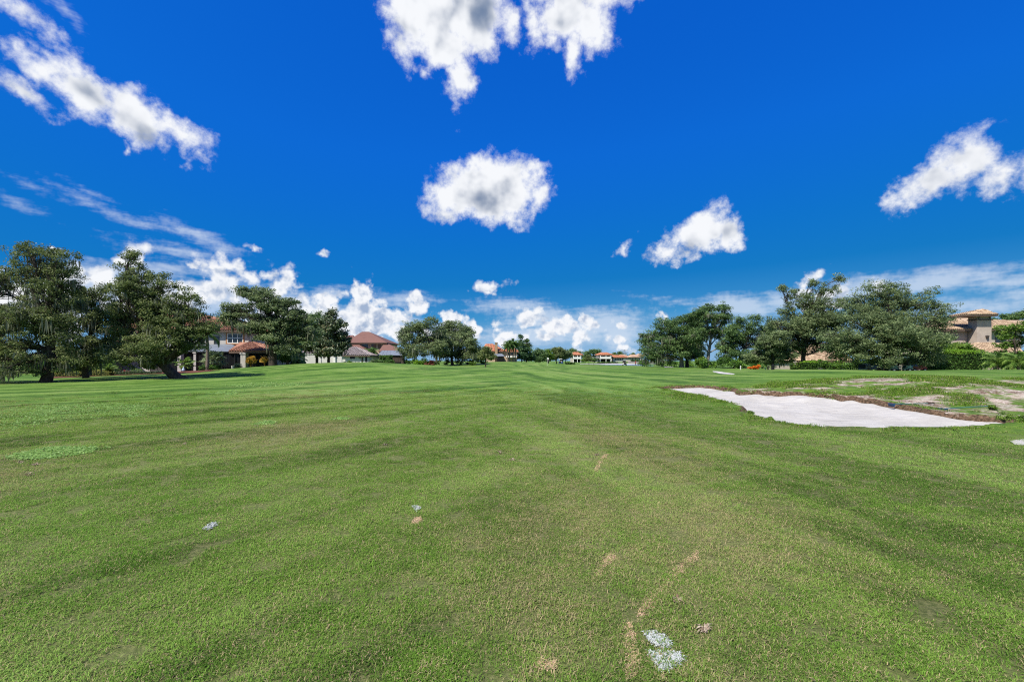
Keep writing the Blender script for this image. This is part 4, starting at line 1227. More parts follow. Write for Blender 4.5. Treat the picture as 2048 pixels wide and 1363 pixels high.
Ns.t.links.new(stp.outputs[0], smx.inputs[1]); Ns.t.links.new(sdf.outputs[0], smx.inputs[2])
finish(Ns, smx.outputs[0])
M_SCREEN = m_sc
M_STONE = plain_mat('chimney_stone', (0.34, 0.235, 0.14), 0.9, 0.25, 4.0, bump=0.5, bscale=12)
M_CONC = plain_mat('concrete_path', (0.44, 0.42, 0.41), 0.9, 0.1, 1.5, bump=0.2, bscale=50)
M_MULCH = plain_mat('red_mulch', (0.125, 0.050, 0.036), 0.95, 0.5, 9.0, bump=0.9, bscale=30, spec=0.1)
M_FENCE = plain_mat('mauve_fence', (0.30, 0.255, 0.27), 0.85, 0.15, 2.0)
m_g, Ng = new_mat('window_glass')
gb = Ng.n('ShaderNodeBsdfPrincipled')
Ng.put(gb.inputs['Base Color'], Ng.mix(Ng.noise(Ng.n('ShaderNodeTexCoord').outputs['Object'], 0.8, 2.0, 0.5), (0.010, 0.012, 0.015), (0.035, 0.040, 0.046)))
gb.inputs['Roughness'].default_value = 0.06
gb.inputs['Specular IOR Level'].default_value = 0.7
finish(Ng, gb.outputs[0])
M_GLASS = m_g

# ================================================================== roof and window builders
def slope(root, mat, eave_a, eave_b, ridge_b, ridge_a, rib=0.30, thick=0.12, fascia=None):
    """one roof slope: a slab with raised barrel courses; corner order runs eave left, eave right, ridge right, ridge left"""
    A, B, C_, D_ = (np.array(q, float) for q in (eave_a, eave_b, ridge_b, ridge_a))
    tri = np.linalg.norm(C_ - D_) < 0.01
    n = np.cross(B - A, D_ - A); n /= np.linalg.norm(n)
    if n[2] < 0: n = -n
    poly = [A, B, C_] if tri else [A, B, C_, D_]
    mb = MB().prism([tuple(q - n * thick) for q in poly], tuple(n * thick))
    sl = part('roof_slope', mb, mat, root)
    u = (B - A); Lu = np.linalg.norm(u); u /= Lu
    up = np.cross(n, u)
    if up[2] < 0: up = -up
    if rib is None:
        return sl
    # slope outline in (s along the eave, t up the slope)
    P2 = [((q - A) @ u, (q - A) @ up) for q in poly]
    T = max(q[1] for q in P2)
    k = max(3, int(Lu / rib))
    vs, fs = [], []
    cs = np.array([math.cos(a) for a in np.linspace(math.pi, 0, 5)]); sn = np.array([math.sin(a) for a in np.linspace(0, math.pi, 5)])
    rr = Lu / k * 0.40
    course = 0.42
    for i in range(k):
        s = (i + 0.5) * Lu / k
        # extent of t at this s
        lo, hi = 0.0, None
        ts = []
        m = len(P2)
        for j in range(m):
            (s0, t0), (s1, t1) = P2[j], P2[(j + 1) % m]
            if (s0 - s) * (s1 - s) <= 0 and abs(s1 - s0) > 1e-6:
                ts.append(t0 + (t1 - t0) * (s - s0) / (s1 - s0))
        if len(ts) < 2: continue
        lo, hi = min(ts), max(ts)
        if hi - lo < 0.1: continue
        m = max(1, int(round((hi - lo) / course)))
        m = min(m, 12)
        for j in range(m):
            t0, t1 = lo + (hi - lo) * j / m - (0.05 if j == 0 else 0.0), lo + (hi - lo) * (j + 1) / m
            o = len(vs)
            for t, lift in ((t0, 0.045), (t1, 0.0)):
                base = A + u * s + up * t + n * lift
                for a in range(5):
                    vs.append(base + u * rr * cs[a] + n * (rr * 0.8 * sn[a]))
            for a in range(4):
                fs.append((o + a, o + a + 1, o + 6 + a, o + 5 + a))
    if vs:
        t_o = link('roof_tile', mesh_np('roof_tile', np.array(vs), np.array(fs), mat, False), sl)
        tag(t_o, kind='stuff')
    return sl

def hip_roof(root, mat, x0, x1, y0, y1, ze, zr, rx0, rx1, ry, rib=0.32, back=True, fascia=M_FASCIA):
    """eave rectangle x0..x1, y0..y1 at height ze, ridge rx0..rx1 at y = ry, height zr"""
    a, b, c, d = (x0, y0, ze), (x1, y0, ze), (x1, y1, ze), (x0, y1, ze)
    r0, r1 = (rx0, ry, zr), (rx1, ry, zr)
    slope(root, mat, a, b, r1, r0, rib)
    slope(root, mat, b, c, r1, r1, rib)
    slope(root, mat, d, a, r0, r0, rib)
    if back:
        slope(root, mat, c, d, r0, r1, None)
    fb = MB()
    h = 0.22
    fb.box(x0 + 0.03, x1 - 0.03, y0 + 0.03, y0 + 0.09, ze - h - 0.11, ze - 0.11).box(x0 + 0.03, x0 + 0.09, y0 + 0.10, y1 - 0.03, ze - h - 0.11, ze - 0.11).box(x1 - 0.09, x1 - 0.03, y0 + 0.10, y1 - 0.03, ze - h - 0.11, ze - 0.11)
    part('fascia', fb, fascia, root)
    part('soffit', MB().box(x0 + 0.1, x1 - 0.1, y0 + 0.1, y1 - 0.1, ze - h - 0.09, ze - h - 0.03), fascia, root)

def window(root, x0, x1, z0, z1, y, cols=2, rows=1, frame=M_WHITE, trim=None, bar=0.07, arch=False):
    """window set into a front wall at depth y (the wall face); frame > panes"""
    fr = MB()
    fr.box(x0, x1, y - 0.06, y + 0.04, z0, z0 + bar).box(x0, x1, y - 0.06, y + 0.04, z1 - bar, z1)
    for i in range(cols + 1):
        xx = x0 + (x1 - x0 - bar) * i / cols
        fr.box(xx, xx + bar, y - 0.055, y + 0.03, z0 + bar * 0.9, z1 - bar * 0.9)
    for j in range(1, rows):
        zz = z0 + (z1 - z0 - bar) * j / rows
        fr.box(x0 + bar, x1 - bar, y - 0.05, y + 0.02, zz, zz + bar)
    w = part('window', fr, frame, root)
    for i in range(cols):
        for j in range(rows):
            xa, xb = x0 + (x1 - x0 - bar) * i / cols + bar, x0 + (x1 - x0 - bar) * (i + 1) / cols
            za, zb = z0 + (z1 - z0 - bar) * j / rows + bar, z0 + (z1 - z0 - bar) * (j + 1) / rows
            part('pane', MB().box(xa, xb, y - 0.03, y - 0.015, za, zb), M_GLASS, w)
    if trim:
        t = 0.20
        part('window_trim', MB().box(x0 - t, x1 + t, y - 0.08, y - 0.002, z1, z1 + t).box(x0 - t, x1 + t, y - 0.10, y - 0.002, z0 - t, z0).box(x0 - t, x0, y - 0.08, y - 0.002, z0, z1).box(x1, x1 + t, y - 0.08, y - 0.002, z0, z1), trim, root)
    return w

def glass_panel(root, name, x0, x1, z0, z1, y, mat=M_GLASS, frame=M_METAL_DK, bars=3):
    """sliding doors or a screened bay: dark sheet with slim uprights"""
    p = part(name, MB().box(x0, x1, y - 0.02, y + 0.02, z0, z1), mat, root)
    fb = MB().box(x0, x1, y - 0.05, y - 0.025, z1 - 0.07, z1).box(x0, x1, y - 0.05, y - 0.025, z0, z0 + 0.07)
    for i in range(bars + 1):
        xx = x0 + (x1 - x0 - 0.06) * i / bars
        fb.box(xx, xx + 0.06, y - 0.048, y - 0.024, z0 + 0.07, z1 - 0.07)
    part('frame', fb, frame, p)
    return p

def column(root, x0, x1, y0, y1, z0, z1, mat):
    mb = MB().box(x0, x1, y0, y1, z0, z1)
    e = 0.07
    mb.box(x0 - e, x1 + e, y0 - e, y1 + e, z0 - 0.02, z0 + 0.25).box(x0 - e, x1 + e, y0 - e, y1 + e, z1 - 0.22, z1 - 0.01)
    part('column', mb, mat, root)

def wall(root, x0, x1, y0, y1, z0, z1, mat):
    part('wall', MB().box(x0, x1, y0, y1, z0, z1), mat, root)

def lanai_roof(root, quad, mat=M_METAL, seams=5):
    """thin standing-seam metal roof over four corners: front left, front right, back right, back left"""
    a, b, c, d = (np.array(q, float) for q in quad)
    n = np.cross(b - a, d - a); n /= np.linalg.norm(n)
    if n[2] < 0: n = -n
    p = part('metal_roof', MB().prism([tuple(q) for q in (a, b, c, d)], tuple(-n * 0.08)), mat, root)
    for i in range(seams + 1):
        t = (i + 0.01) / (seams + 0.02)
        s0, s1 = a + (b - a) * t, d + (c - d) * t
        part('seam', MB().tube([tuple(s0 + n * 0.02), tuple(s1 + n * 0.02)], 0.035, 5), mat, p)

# ================================================================== house on the left, behind the oaks
dL = 66.0
hL = thing('terracotta_house', 'two-storey pale stucco house with terracotta hip roofs behind the leaning oak', 'house', (X(380, dL), dL, 0))
wx0, wx1 = X(222, dL), X(497, dL)
wall(hL, wx0, wx1, dL, dL + 12, -0.3, Z(660, dL) - 0.25, M_STUCCO)
hip_roof(hL, M_TERRA, wx0 - 0.7, wx1 + 0.7, dL - 0.7, dL + 12.7, Z(659, dL - .7), Z(625, dL + 6), X(300, dL + 6), X(388, dL + 6), dL + 6, 0.34)
window(hL, X(455, dL), X(486, dL), Z(686, dL), Z(666, dL), dL, 3, 2, M_WHITE, M_TRIM, 0.09)
window(hL, X(428, dL), X(439, dL), Z(689, dL), Z(672, dL), dL, 1, 1, M_DARKTRIM, None, 0.08)
window(hL, X(250, dL), X(275, dL), Z(672, dL), Z(660, dL) - .3, dL, 2, 1, M_WHITE, M_TRIM, 0.08)
# lanai wing on the right: metal roof, dark screens, corner column, low tiled hip
yF = 60.5
glass_panel(hL, 'glass_door', X(400, dL), X(480, dL), 0.1, 2.7, dL - 0.05, M_GLASS, M_METAL_DK, 5)
lanai_roof(hL, [(X(392, yF), yF, Z(702, yF)), (X(494, yF), yF, Z(702, yF)), (X(462, dL), dL - 0.1, Z(688, dL)), (X(392, dL), dL - 0.1, Z(688, dL))], seams=6)
part('beam', MB().box(X(392, yF), X(494, yF), yF - 0.08, yF + 0.08, Z(704.6, yF), Z(702.3, yF) - 0.05), M_METAL_DK, hL)
glass_panel(hL, 'screen_bay', X(394, yF), X(483, yF), -0.2, Z(704.6, yF), yF + 0.12, M_SCREEN, M_METAL_DK, 6)
for px in (393, 443, 470):
    part('post', MB().box(X(px, yF) - 0.06, X(px, yF) + 0.06, yF - 0.05, yF + 0.05, -0.3, Z(704.6, yF)), M_METAL_DK, hL)
part('rail', MB().box(X(394, yF), X(482, yF), yF - 0.03, yF + 0.03, 0.9, 0.96), M_METAL_DK, hL)
for i in range(24):
    xx = X(395 + i * 3.6, yF)
    part('baluster', MB().box(xx - 0.015, xx + 0.015, yF - 0.015, yF + 0.015, 0.0, 0.9), M_METAL_DK, hL)
column(hL, X(484, yF), X(494, yF), yF - 0.35, yF + 0.35, -0.3, Z(704.6, yF), M_STUCCO)
wall(hL, X(500, dL), X(560, dL), dL - 1.0, dL + 8, -0.3, Z(703, dL), M_STUCCO)
glass_panel(hL, 'screen_bay', X(497, yF), X(535, yF), -0.2, Z(705, yF), yF + 0.2, M_SCREEN, M_METAL_DK, 3)
hip_roof(hL, M_TERRA, X(459, yF), X(536, yF), yF - 0.2, yF + 9, Z(701.5, yF), Z(684, yF + 4.5), X(480, yF + 4.5), X(505, yF + 4.5), yF + 4.5, 0.33)
# left wing, glimpsed through the oaks
glass_panel(hL, 'screen_bay', X(165, 64), X(245, 64), -0.3, Z(697, 64), 64, M_SCREEN, M_METAL_DK, 6)
lanai_roof(hL, [(X(163, 63), 63, Z(697, 63)), (X(246, 63), 63, Z(697, 63)), (X(236, dL), dL - 0.1, Z(688, dL)), (X(175, dL), dL - 0.1, Z(688, dL))], seams=7)
hip_roof(hL, M_TERRA, X(224, 64.2), X(300, 64.2), 64.2, dL + 2.5, Z(684, 64.2), Z(674, dL), X(238, dL), X(290, dL), dL - 0.02, 0.34, back=False)
glass_panel(hL, 'screen_bay', X(300, 62.6), X(391, 62.6), -0.3, 3.0, 62.6, M_SCREEN, M_METAL_DK, 6)
lanai_roof(hL, [(X(298, 62), 62.2, 3.0), (X(392, 62), 62.2, 3.0), (X(392, dL), dL - .1, 3.9), (X(300, dL), dL - .1, 3.9)], seams=7)
for px in (358, 390):
    column(hL, X(px, 62), X(px + 7, 62), 61.7, 62.3, -0.3, 2.9, M_STUCCO)

# planted bed in front of the left house
def strip(name, label, pts, mat, w=0.004, lift=0.02):
    """a ground sheet laid over the terrain along an outline of photo pixels"""
    poly = [on_ground(*p) for p in pts]
    c = np.mean(np.array(poly), axis=0)
    n = len(poly)
    rings = 5
    vs, fs = [], []
    for k in range(rings + 1):
        for q in poly:
            p = np.array(q) + (c - np.array(q)) * (k / (rings + 0.0001)) * 0.98
            vs.append((p[0], p[1], gz(p[0], p[1]) + lift))
    for k in range(rings):
        for i in range(n):
            fs.append((k * n + i, k * n + (i + 1) % n, (k + 1) * n + (i + 1) % n, (k + 1) * n + i))
    fs.append(tuple(rings * n + i for i in range(n)))
    me = MB().add(vs, fs).mesh(name, mat, True)
    return tag(link(name, me), label, kind='structure')
strip('mulch_bed', 'dark red mulch bed in front of the left house', [(90, 757), (200, 752), (300, 748), (385, 746), (440, 740), (440, 737), (330, 740), (100, 743)], M_MULCH, lift=0.03)

def G(px, d): return (X(px, d), d, gz(X(px, d), d))
r_ = np.random.default_rng(77)
# golden low border and grey-green clipped border
make_hedge('golden_border', 'low golden-leaved border hedge under the left oaks', X(112, 47), X(166, 47), 46.6, 47.4, 0.42, M_GOLD, 81, size=0.09, dens=150)
make_hedge('golden_border', 'brighter golden border hedge right of the first one, under the left oaks', X(167, 48), X(226, 48), 47.6, 48.4, 0.50, M_GOLD, 82, size=0.09, dens=150)
make_hedge('clipped_border', 'long low blue-green clipped border left of the leaning trunk', X(232, 50), X(322, 50), 49.5, 50.5, 0.42, M_BLUE_SHRUB, 83, size=0.09, dens=130)
FR_S = [frond_mesh('frond', 1.0, 0.75, 16, 0.30, M_PALM_BRIGHT, 400 + k, 0.035, 0.7) for k in range(2)]
FR_M = [frond_mesh('frond', 1.7, 0.85, 22, 0.42, M_PALM_BRIGHT, 410 + k, 0.05, 0.75) for k in range(2)]
FR_D = [frond_mesh('frond', 2.2, 0.9, 26, 0.55, M_PALM, 420 + k, 0.06, 0.6) for k in range(2)]
FR_F = [frond_mesh('frond', 2.8, 0.95, 22, 0.75, M_PALM, 430 + k, 0.12, 0.55) for k in range(2)]
FAN_S = [fan_mesh('frond', 0.75, 0.62, 15, M_SILVER_PALM, 440 + k) for k in range(2)]
FAN_D = [fan_mesh('frond', 1.1, 0.95, 15, M_PALM, 450 + k) for k in range(2)]
FAN_B = [fan_mesh('frond', 0.7, 0.6, 13, M_PALM_BRIGHT, 460 + k) for k in range(2)]
make_palm('cycad', 'low bright green cycad beside the screened porch at left', G(217, 52), 0.35, 0.16, 20, FR_M, 90, tilt=(0.0, 1.0), scale=0.85)
make_palm('cycad', 'low spreading cycad left of the bright one, under the mossy oak', G(188, 51), 0.3, 0.15, 18, FR_M, 91, tilt=(-0.1, 1.0), scale=0.8)
make_palm('small_fan_palm', 'small fan palm on a short stem right of the leaning trunk', G(369, 56), 0.75, 0.10, 14, FAN_B, 92, tilt=(-0.5, 1.1))
make_palm('fan_palm_shrub', 'large silvery fan palm bush in front of the lanai doors', G(428, 57), 0.8, 0.14, 26, FAN_S, 93, tilt=(-0.2, 1.25), scale=1.35)
make_palm('lanai_palm', 'slim palm with a grey trunk standing in front of the metal porch roof', G(414, 55), 4.3, 0.17, 18, FR_D, 94, tilt=(-0.7, 0.9), scale=0.95)
make_shrub('small_shrub', 'low dark shrub at the foot of the slim lanai palm', G(404, 55), [(0, 0, .3, .7, .5, .35), (1.2, .2, .3, .6, .4, .33)], 40, 50, .18, .12, M_HEDGE, 95)
make_shrub('small_shrub', 'dark round shrub right of the slim lanai palm', G(432, 56), [(0, 0, .35, .7, .5, .38), (-.9, .2, .3, .5, .4, .3)], 36, 50, .18, .12, M_HEDGE, 96)
make_shrub('grass_clump', 'pale spiky grass clump in front of the lanai column', G(477, 58), [(0, 0, .35, .55, .4, .38)], 26, 60, .2, .16, M_SILVER_PALM, 97, aspect=0.16)
make_palm('croton', 'upright orange-yellow croton plant beside the lanai column', G(501, 58), 0.1, 0.05, 15, [fan_mesh('frond', 0.8, 0.6, 3, M_CROTON, 470 + k) for k in range(2)], 98, tilt=(0.8, 1.5), scale=1.1, cat='shrub')
make_palm('croton', 'smaller orange croton in front of the dark screen bay', G(529, 58), 0.1, 0.05, 10, [fan_mesh('frond', 0.8, 0.55, 3, M_CROTON, 475 + k) for k in range(2)], 99, tilt=(0.85, 1.5), scale=1.0, cat='shrub')
make_shrub('leafy_shrub', 'glossy broad-leaved shrub under the left oaks, by the cycads', G(160, 52), [(0, 0, .6, 1.0, .6, .6), (1.0, 0, .5, .7, .5, .5)], 60, 46, .26, .22, M_BRIGHT, 100, aspect=0.5)
make_shrub('red_shrub', 'low red-leaved shrub beyond the golden border', G(250, 55), [(0, 0, .2, .8, .4, .22)], 24, 40, .16, .12, M_RED, 101)
make_shrub('leafy_shrub', 'small yellow-green shrub just left of the leaning trunk', G(276, 53), [(0, 0, .35, .5, .4, .38)], 24, 44, .18, .14, M_BRIGHT, 102)
make_shrub('leafy_shrub', 'dark leafy shrub behind the foot of the mossy oak', G(112, 50), [(0, 0, .9, 1.4, .8, .9), (1.6, .4, .7, 1.0, .7, .7)], 90, 50, .35, .2, M_HEDGE, 103)
make_palm('cabbage_palm', 'shaggy dark fan palm between the layered oak and the white wall', G(575, 61), 2.2, 0.18, 30, FAN_D, 104, tilt=(-1.2, 1.0), scale=1.1)
make_palm('cabbage_palm', 'smaller shaggy fan palm beside the white wall', G(593, 63), 1.1, 0.18, 22, FAN_D, 105, tilt=(-1.1, 1.0), scale=0.95)
make_shrub('screening_hedge', 'dense dark green screen of shrubs closing the view behind the left oaks', G(60, 62), [(-16, 0, 1.6, 3, 1.4, 1.9), (-11, 0, 1.9, 3, 1.4, 2.1), (-6.5, 0, 1.6, 3, 1.4, 1.9), (-2, 0, 2.0, 3, 1.4, 2.2), (2.5, 0, 1.7, 3, 1.4, 1.9), (6.5, 0, 1.5, 2.6, 1.2, 1.7), (10, 0, 1.3, 2.2, 1.2, 1.5)], 420, 46, .5, .24, M_HEDGE, 106, stems=14)
# little things by the lanai
pl = thing('planter_pot', 'small white square planter on the lanai floor', 'planter', G(466, 59.5))
pz = gz(X(466, 59.5), 59.5)
part('pot', MB().lathe((X(466, 59.5), 59.5, pz), [(0.12, 0), (0.17, 0.05), (0.2, 0.42), (0.22, 0.45), (0.18, 0.46)], 4), M_WHITE, pl)
gs = thing('garden_statue', 'pale blue heron-like garden ornament beside the small fan palm', 'ornament', G(367, 55))
gx_, gy_, gz_ = G(367, 55)
M_BLUEST = plain_mat('pale_blue_glaze', (0.42, 0.55, 0.66), 0.4, 0.1, 6)
part('body', MB().lathe((gx_, gy_, gz_), [(0.03, 0), (0.16, 0.08), (0.2, 0.2), (0.12, 0.36), (0.05, 0.5), (0.05, 0.58), (0.01, 0.66)], 10), M_BLUEST, gs, True)
part('beak', MB().tube([(gx_, gy_ - .02, gz_ + .6), (gx_ - .14, gy_ - .05, gz_ + .57)], [0.025, 0.006], 6), M_TRIM, gs)

# ================================================================== white garden wall and low house, left centre
dW = 86.0
gw = thing('garden_wall', 'long white rendered garden wall under the magnolia', 'wall', (X(640, dW), dW, 0.0))
part('wall_panel', MB().box(X(585, dW), X(642, dW), dW, dW + 0.3, -0.3, Z(709, dW)), M_WHITEW, gw)
part('wall_panel', MB().box(X(642.3, dW), X(683, dW), dW + 0.1, dW + 0.4, -0.3, Z(712, dW)), M_WHITEW, gw)
part('coping', MB().box(X(584.5, dW), X(642.2, dW), dW - 0.08, dW + 0.38, Z(709, dW) + 0.003, Z(709, dW) + 0.12), M_WHITE, gw)
part('gate_post', MB().box(X(669, dW) - .2, X(669, dW) + .2, dW - 0.15, dW + 0.08, -0.3, Z(710, dW)), M_WHITE, gw)
lh = thing('low_house', 'single-storey pale house with grey tiled roof beside the red-brown roofed house', 'house', (X(700, 112), 112, 0))
d2 = 112.0
wall(lh, X(600, d2), X(690, d2), d2 + 2, d2 + 9, -0.3, Z(708, d2), M_WHITEW)
hip_roof(lh, M_GREYT, X(596, d2), X(694, d2), d2 + 1.4, d2 + 9.6, Z(707, d2), Z(693, d2 + 5), X(612, d2 + 5), X(680, d2 + 5), d2 + 5.5, 0.5)
wall(lh, X(690.5, d2), X(737, d2), d2, d2 + 9, -0.3, Z(711, d2), M_WHITEW)
hip_roof(lh, M_GREYT, X(684, d2), X(742, d2), d2 - 0.7, d2 + 9.7, Z(710, d2), Z(694, d2 + 4.5), X(698, d2 + 4.5), X(712, d2 + 4.5), d2 + 4.5, 0.45)
window(lh, X(700, d2), X(710, d2), Z(717, d2), Z(712.5, d2), d2, 1, 1, M_DARKTRIM)
window(lh, X(730.5, d2), X(734.5, d2), Z(723, d2), Z(713, d2), d2, 1, 1, M_DARKTRIM)
part('door', MB().box(X(723, d2), X(726.5, d2), d2 - 0.04, d2 - 0.003, 0, Z(714, d2)), M_DARKTRIM, lh)
part('lamp', MB().lathe((X(720, d2), d2 - 0.1, Z(717, d2)), [(0.02, 0), (0.12, 0.1), (0.14, 0.4), (0.03, 0.5)], 6), M_DARKTRIM, lh)

# ================================================================== red-brown roofed house
d3 = 132.0
rh = thing('redbrown_house', 'large two-storey house with a steep red-brown tiled roof', 'house', (X(740, d3), d3, 0))
wall(rh, X(697, d3), X(772, d3), d3, d3 + 13, -0.3, Z(684, d3), M_TANW)
hip_roof(rh, M_REDBROWN, X(692, d3), X(776, d3), d3 - 1, d3 + 14, Z(685, d3), Z(663, d3 + 6.5), X(724, d3 + 6.5), X(738, d3 + 6.5), d3 + 6.5, None)
hip_roof(rh, M_REDBROWN, X(660, d3 + 4), X(712, d3 + 4), d3 + 3, d3 + 13, Z(684, d3 + 4), Z(670, d3 + 8), X(680, d3 + 8), X(706, d3 + 8), d3 + 8, None, back=False)
for a, b, c, d in ((724, 736, 696, 687), (743, 752, 696, 687), (756, 762, 696, 688)):
    window(rh, X(a, d3), X(b, d3), Z(c, d3), Z(d, d3), d3, 1, 1, M_DARKTRIM)
y3 = d3 - 5
hip_roof(rh, M_REDBROWN, X(688, y3), X(732, y3), y3, d3 + 1.5, Z(700, y3), Z(687, d3), X(697, d3), X(716, d3), d3 - 0.03, None, back=False)
wall(rh, X(690, y3), X(730, y3), y3 + 0.8, d3 - 0.05, -0.3, Z(701.5, y3), M_TANW)
hip_roof(rh, M_REDBROWN, X(757, y3), X(803, y3), y3, d3 + 5, Z(702, y3), Z(687, d3), X(768, d3), X(776, d3), d3 - 0.04, None, back=False)
wall(rh, X(760, y3), X(800, y3), y3 + 0.8, d3 - 0.06, -0.3, Z(703.5, y3), M_TANW)
glass_panel(rh, 'screen_bay', X(757, 122), X(806, 122), 0, Z(710, 122), 122, M_SCREEN, M_METAL_DK, 6)
lanai_roof(rh, [(X(755, 121.5), 121.5, Z(710, 121.5)), (X(808, 121.5), 121.5, Z(710, 121.5)), (X(796, 126), 126, Z(700.5, 126)), (X(764, 126), 126, Z(700.5, 126))], seams=6)
make_hedge('boxwood_hedge', 'long low clipped hedge in front of the pale low house', X(688, 104), X(752, 104), 103, 104.4, 1.25, M_HEDGE, 110, size=0.24, dens=34)
make_hedge('boxwood_hedge', 'taller right end of the clipped hedge below the red-brown roofed house', X(752.5, 104), X(788, 104), 102.8, 104.6, 1.65, M_HEDGE, 111, size=0.24, dens=34)
make_hedge('tall_hedge', 'tall dark square-cut hedge against the porch of the red-brown roofed house', X(761, 110), X(784, 110), 109.2, 110.8, 2.9, M_HEDGE, 112, size=0.26, dens=32)
make_shrub('round_topiary', 'round clipped yellow-green shrub beside the pale oak trunk', G(836, 112), [(0, 0, .9, 1.1, 1.1, .95)], 110, 46, .22, .2, M_HEDGE_TOP, 113)
make_shrub('dark_topiary', 'narrow dark clipped shrub left of the round clipped one', G(816, 113), [(0, 0, .9, .55, .55, .95)], 60, 44, .22, .2, M_HEDGE, 114)
make_shrub('red_shrub', 'loose pinkish-red shrub right of the round clipped shrub', G(850, 113), [(0, 0, .6, .75, .6, .6), (.9, 0, .5, .6, .5, .5)], 50, 40, .22, .22, M_RED, 115)
make_shrub('red_shrub', 'dark red-leaved shrub farther right under the grey oak', G(864, 115), [(0, 0, .8, .8, .6, .8)], 46, 40, .26, .22, M_RED, 116)
make_shrub('leafy_shrub', 'bright leafy clump above the long clipped hedge by the pale house', G(700, 107), [(0, 0, 1.2, .9, .6, .5), (.6, 0, 1.0, .6, .5, .5)], 40, 40, .26, .24, M_BRIGHT, 117)
make_palm('date_palm', 'palm with arching yellow-green crown in front of the red-brown roofed house', G(744, 118), 3.9, 0.22, 20, FR_F, 118, tilt=(-0.6, 0.9), scale=0.85)
make_palm('silver_palm_shrub', 'pale feathery palm bush rising over the clipped hedge', G(751, 105.5), 0.7, 0.14, 22, [frond_mesh('frond', 1.9, 0.8, 18, 0.6, M_SILVER_PALM, 480 + k, 0.1, 0.8) for k in range(2)], 119, tilt=(0.1, 1.25), scale=1.1)
make_shrub('understorey', 'row of dark shrubs under the domed centre oak', G(905, 128), [(-14, 4, 1.0, 1.8, .8, 1.0), (-11, 3, .9, 1.8, .8, 1.0), (-7.5, 2, 1.0, 1.8, .8, 1.0), (-4, 0, .7, 1.6, .8, .8), (-1, 0, .9, 1.6, .8, .9), (2.2, 0, .8, 1.6, .8, .8), (5, 0, .7, 1.4, .8, .8), (8, 0, .7, 1.5, .8, .7)], 180, 40, .4, .3, M_HEDGE, 120)
make_shrub('leafy_shrub', 'bright green bush at the foot of the smaller grey-green oak', G(944, 118), [(0, 0, .5, .9, .6, .5)], 30, 40, .25, .24, M_BRIGHT, 121)

# ================================================================== orange roofed house behind the rise
d4 = 172.0
oh = thing('orange_house', 'orange tiled house with a square stone chimney behind the rise', 'house', (X(1000, d4), d4, 0.5))
wall(oh, X(972, d4), X(1034, d4), d4, d4 + 14, -0.2, Z(702, d4), M_TANW)
hip_roof(oh, M_ORANGE_T, X(964, d4), X(1012, d4), d4 - 1, d4 + 14, Z(702, d4), Z(687.5, d4 + 6), X(972, d4 + 6), X(984, d4 + 6), d4 + 6, 0.6)
hip_roof(oh, M_ORANGE_T, X(1008, d4), X(1037, d4), d4 - 0.8, d4 + 10, Z(703, d4), Z(696, d4 + 5), X(1012, d4 + 5), X(1030, d4 + 5), d4 + 5, 0.6)
ch = part('chimney', MB().box(X(990, d4 - 1.5), X(995, d4 - 1.5), d4 - 1.5, d4 - .3, 0, Z(686, d4)), M_STONE, oh)
part('cap', MB().box(X(989.4, d4 - 1.5), X(995.6, d4 - 1.5), d4 - 1.7, d4 - .1, Z(686, d4) + .003, Z(685, d4)), M_STONE, ch)
glass_panel(oh, 'screen_bay', X(990, d4 - 6), X(1008, d4 - 6), 0.3, Z(712, d4 - 6), d4 - 6, M_SCREEN, M_METAL_DK, 4)
lanai_roof(oh, [(X(989, d4 - 6), d4 - 6.2, Z(712, d4 - 6)), (X(1009, d4 - 6), d4 - 6.2, Z(712, d4 - 6)), (X(1003, d4), d4 - .1, Z(706, d4)), (X(989, d4), d4 - .1, Z(706, d4))], seams=4)
for a, b in ((1014, 1018), (1021, 1026)):
    window(oh, X(a, d4), X(b, d4), Z(710, d4), Z(705, d4), d4, 1, 1, M_DARKTRIM)
bal = part('balcony', MB().box(X(1012, d4 - 2), X(1033, d4 - 2), d4 - 2, d4 - .02, Z(714.5, d4), Z(714, d4)), M_WHITE, oh)
part('railing', MB().box(X(1012, d4 - 2), X(1033, d4 - 2), d4 - 2, d4 - 1.92, Z(714, d4) + .003, Z(711.5, d4)), M_WHITE, bal)
for i, (px, hh) in enumerate([(1015, 5.4), (1019, 6.2), (1026, 6.8), (1031, 5.8)]):
    make_palm('queen_palm', ['first', 'second', 'third', 'fourth'][i] + ' palm from the left in the row before the orange roofed house', G(px, 160 + i), hh, 0.2, 16, FR_F, 130 + i, group='palms before the orange roofed house', tilt=(-0.7, 0.9), scale=1.05)

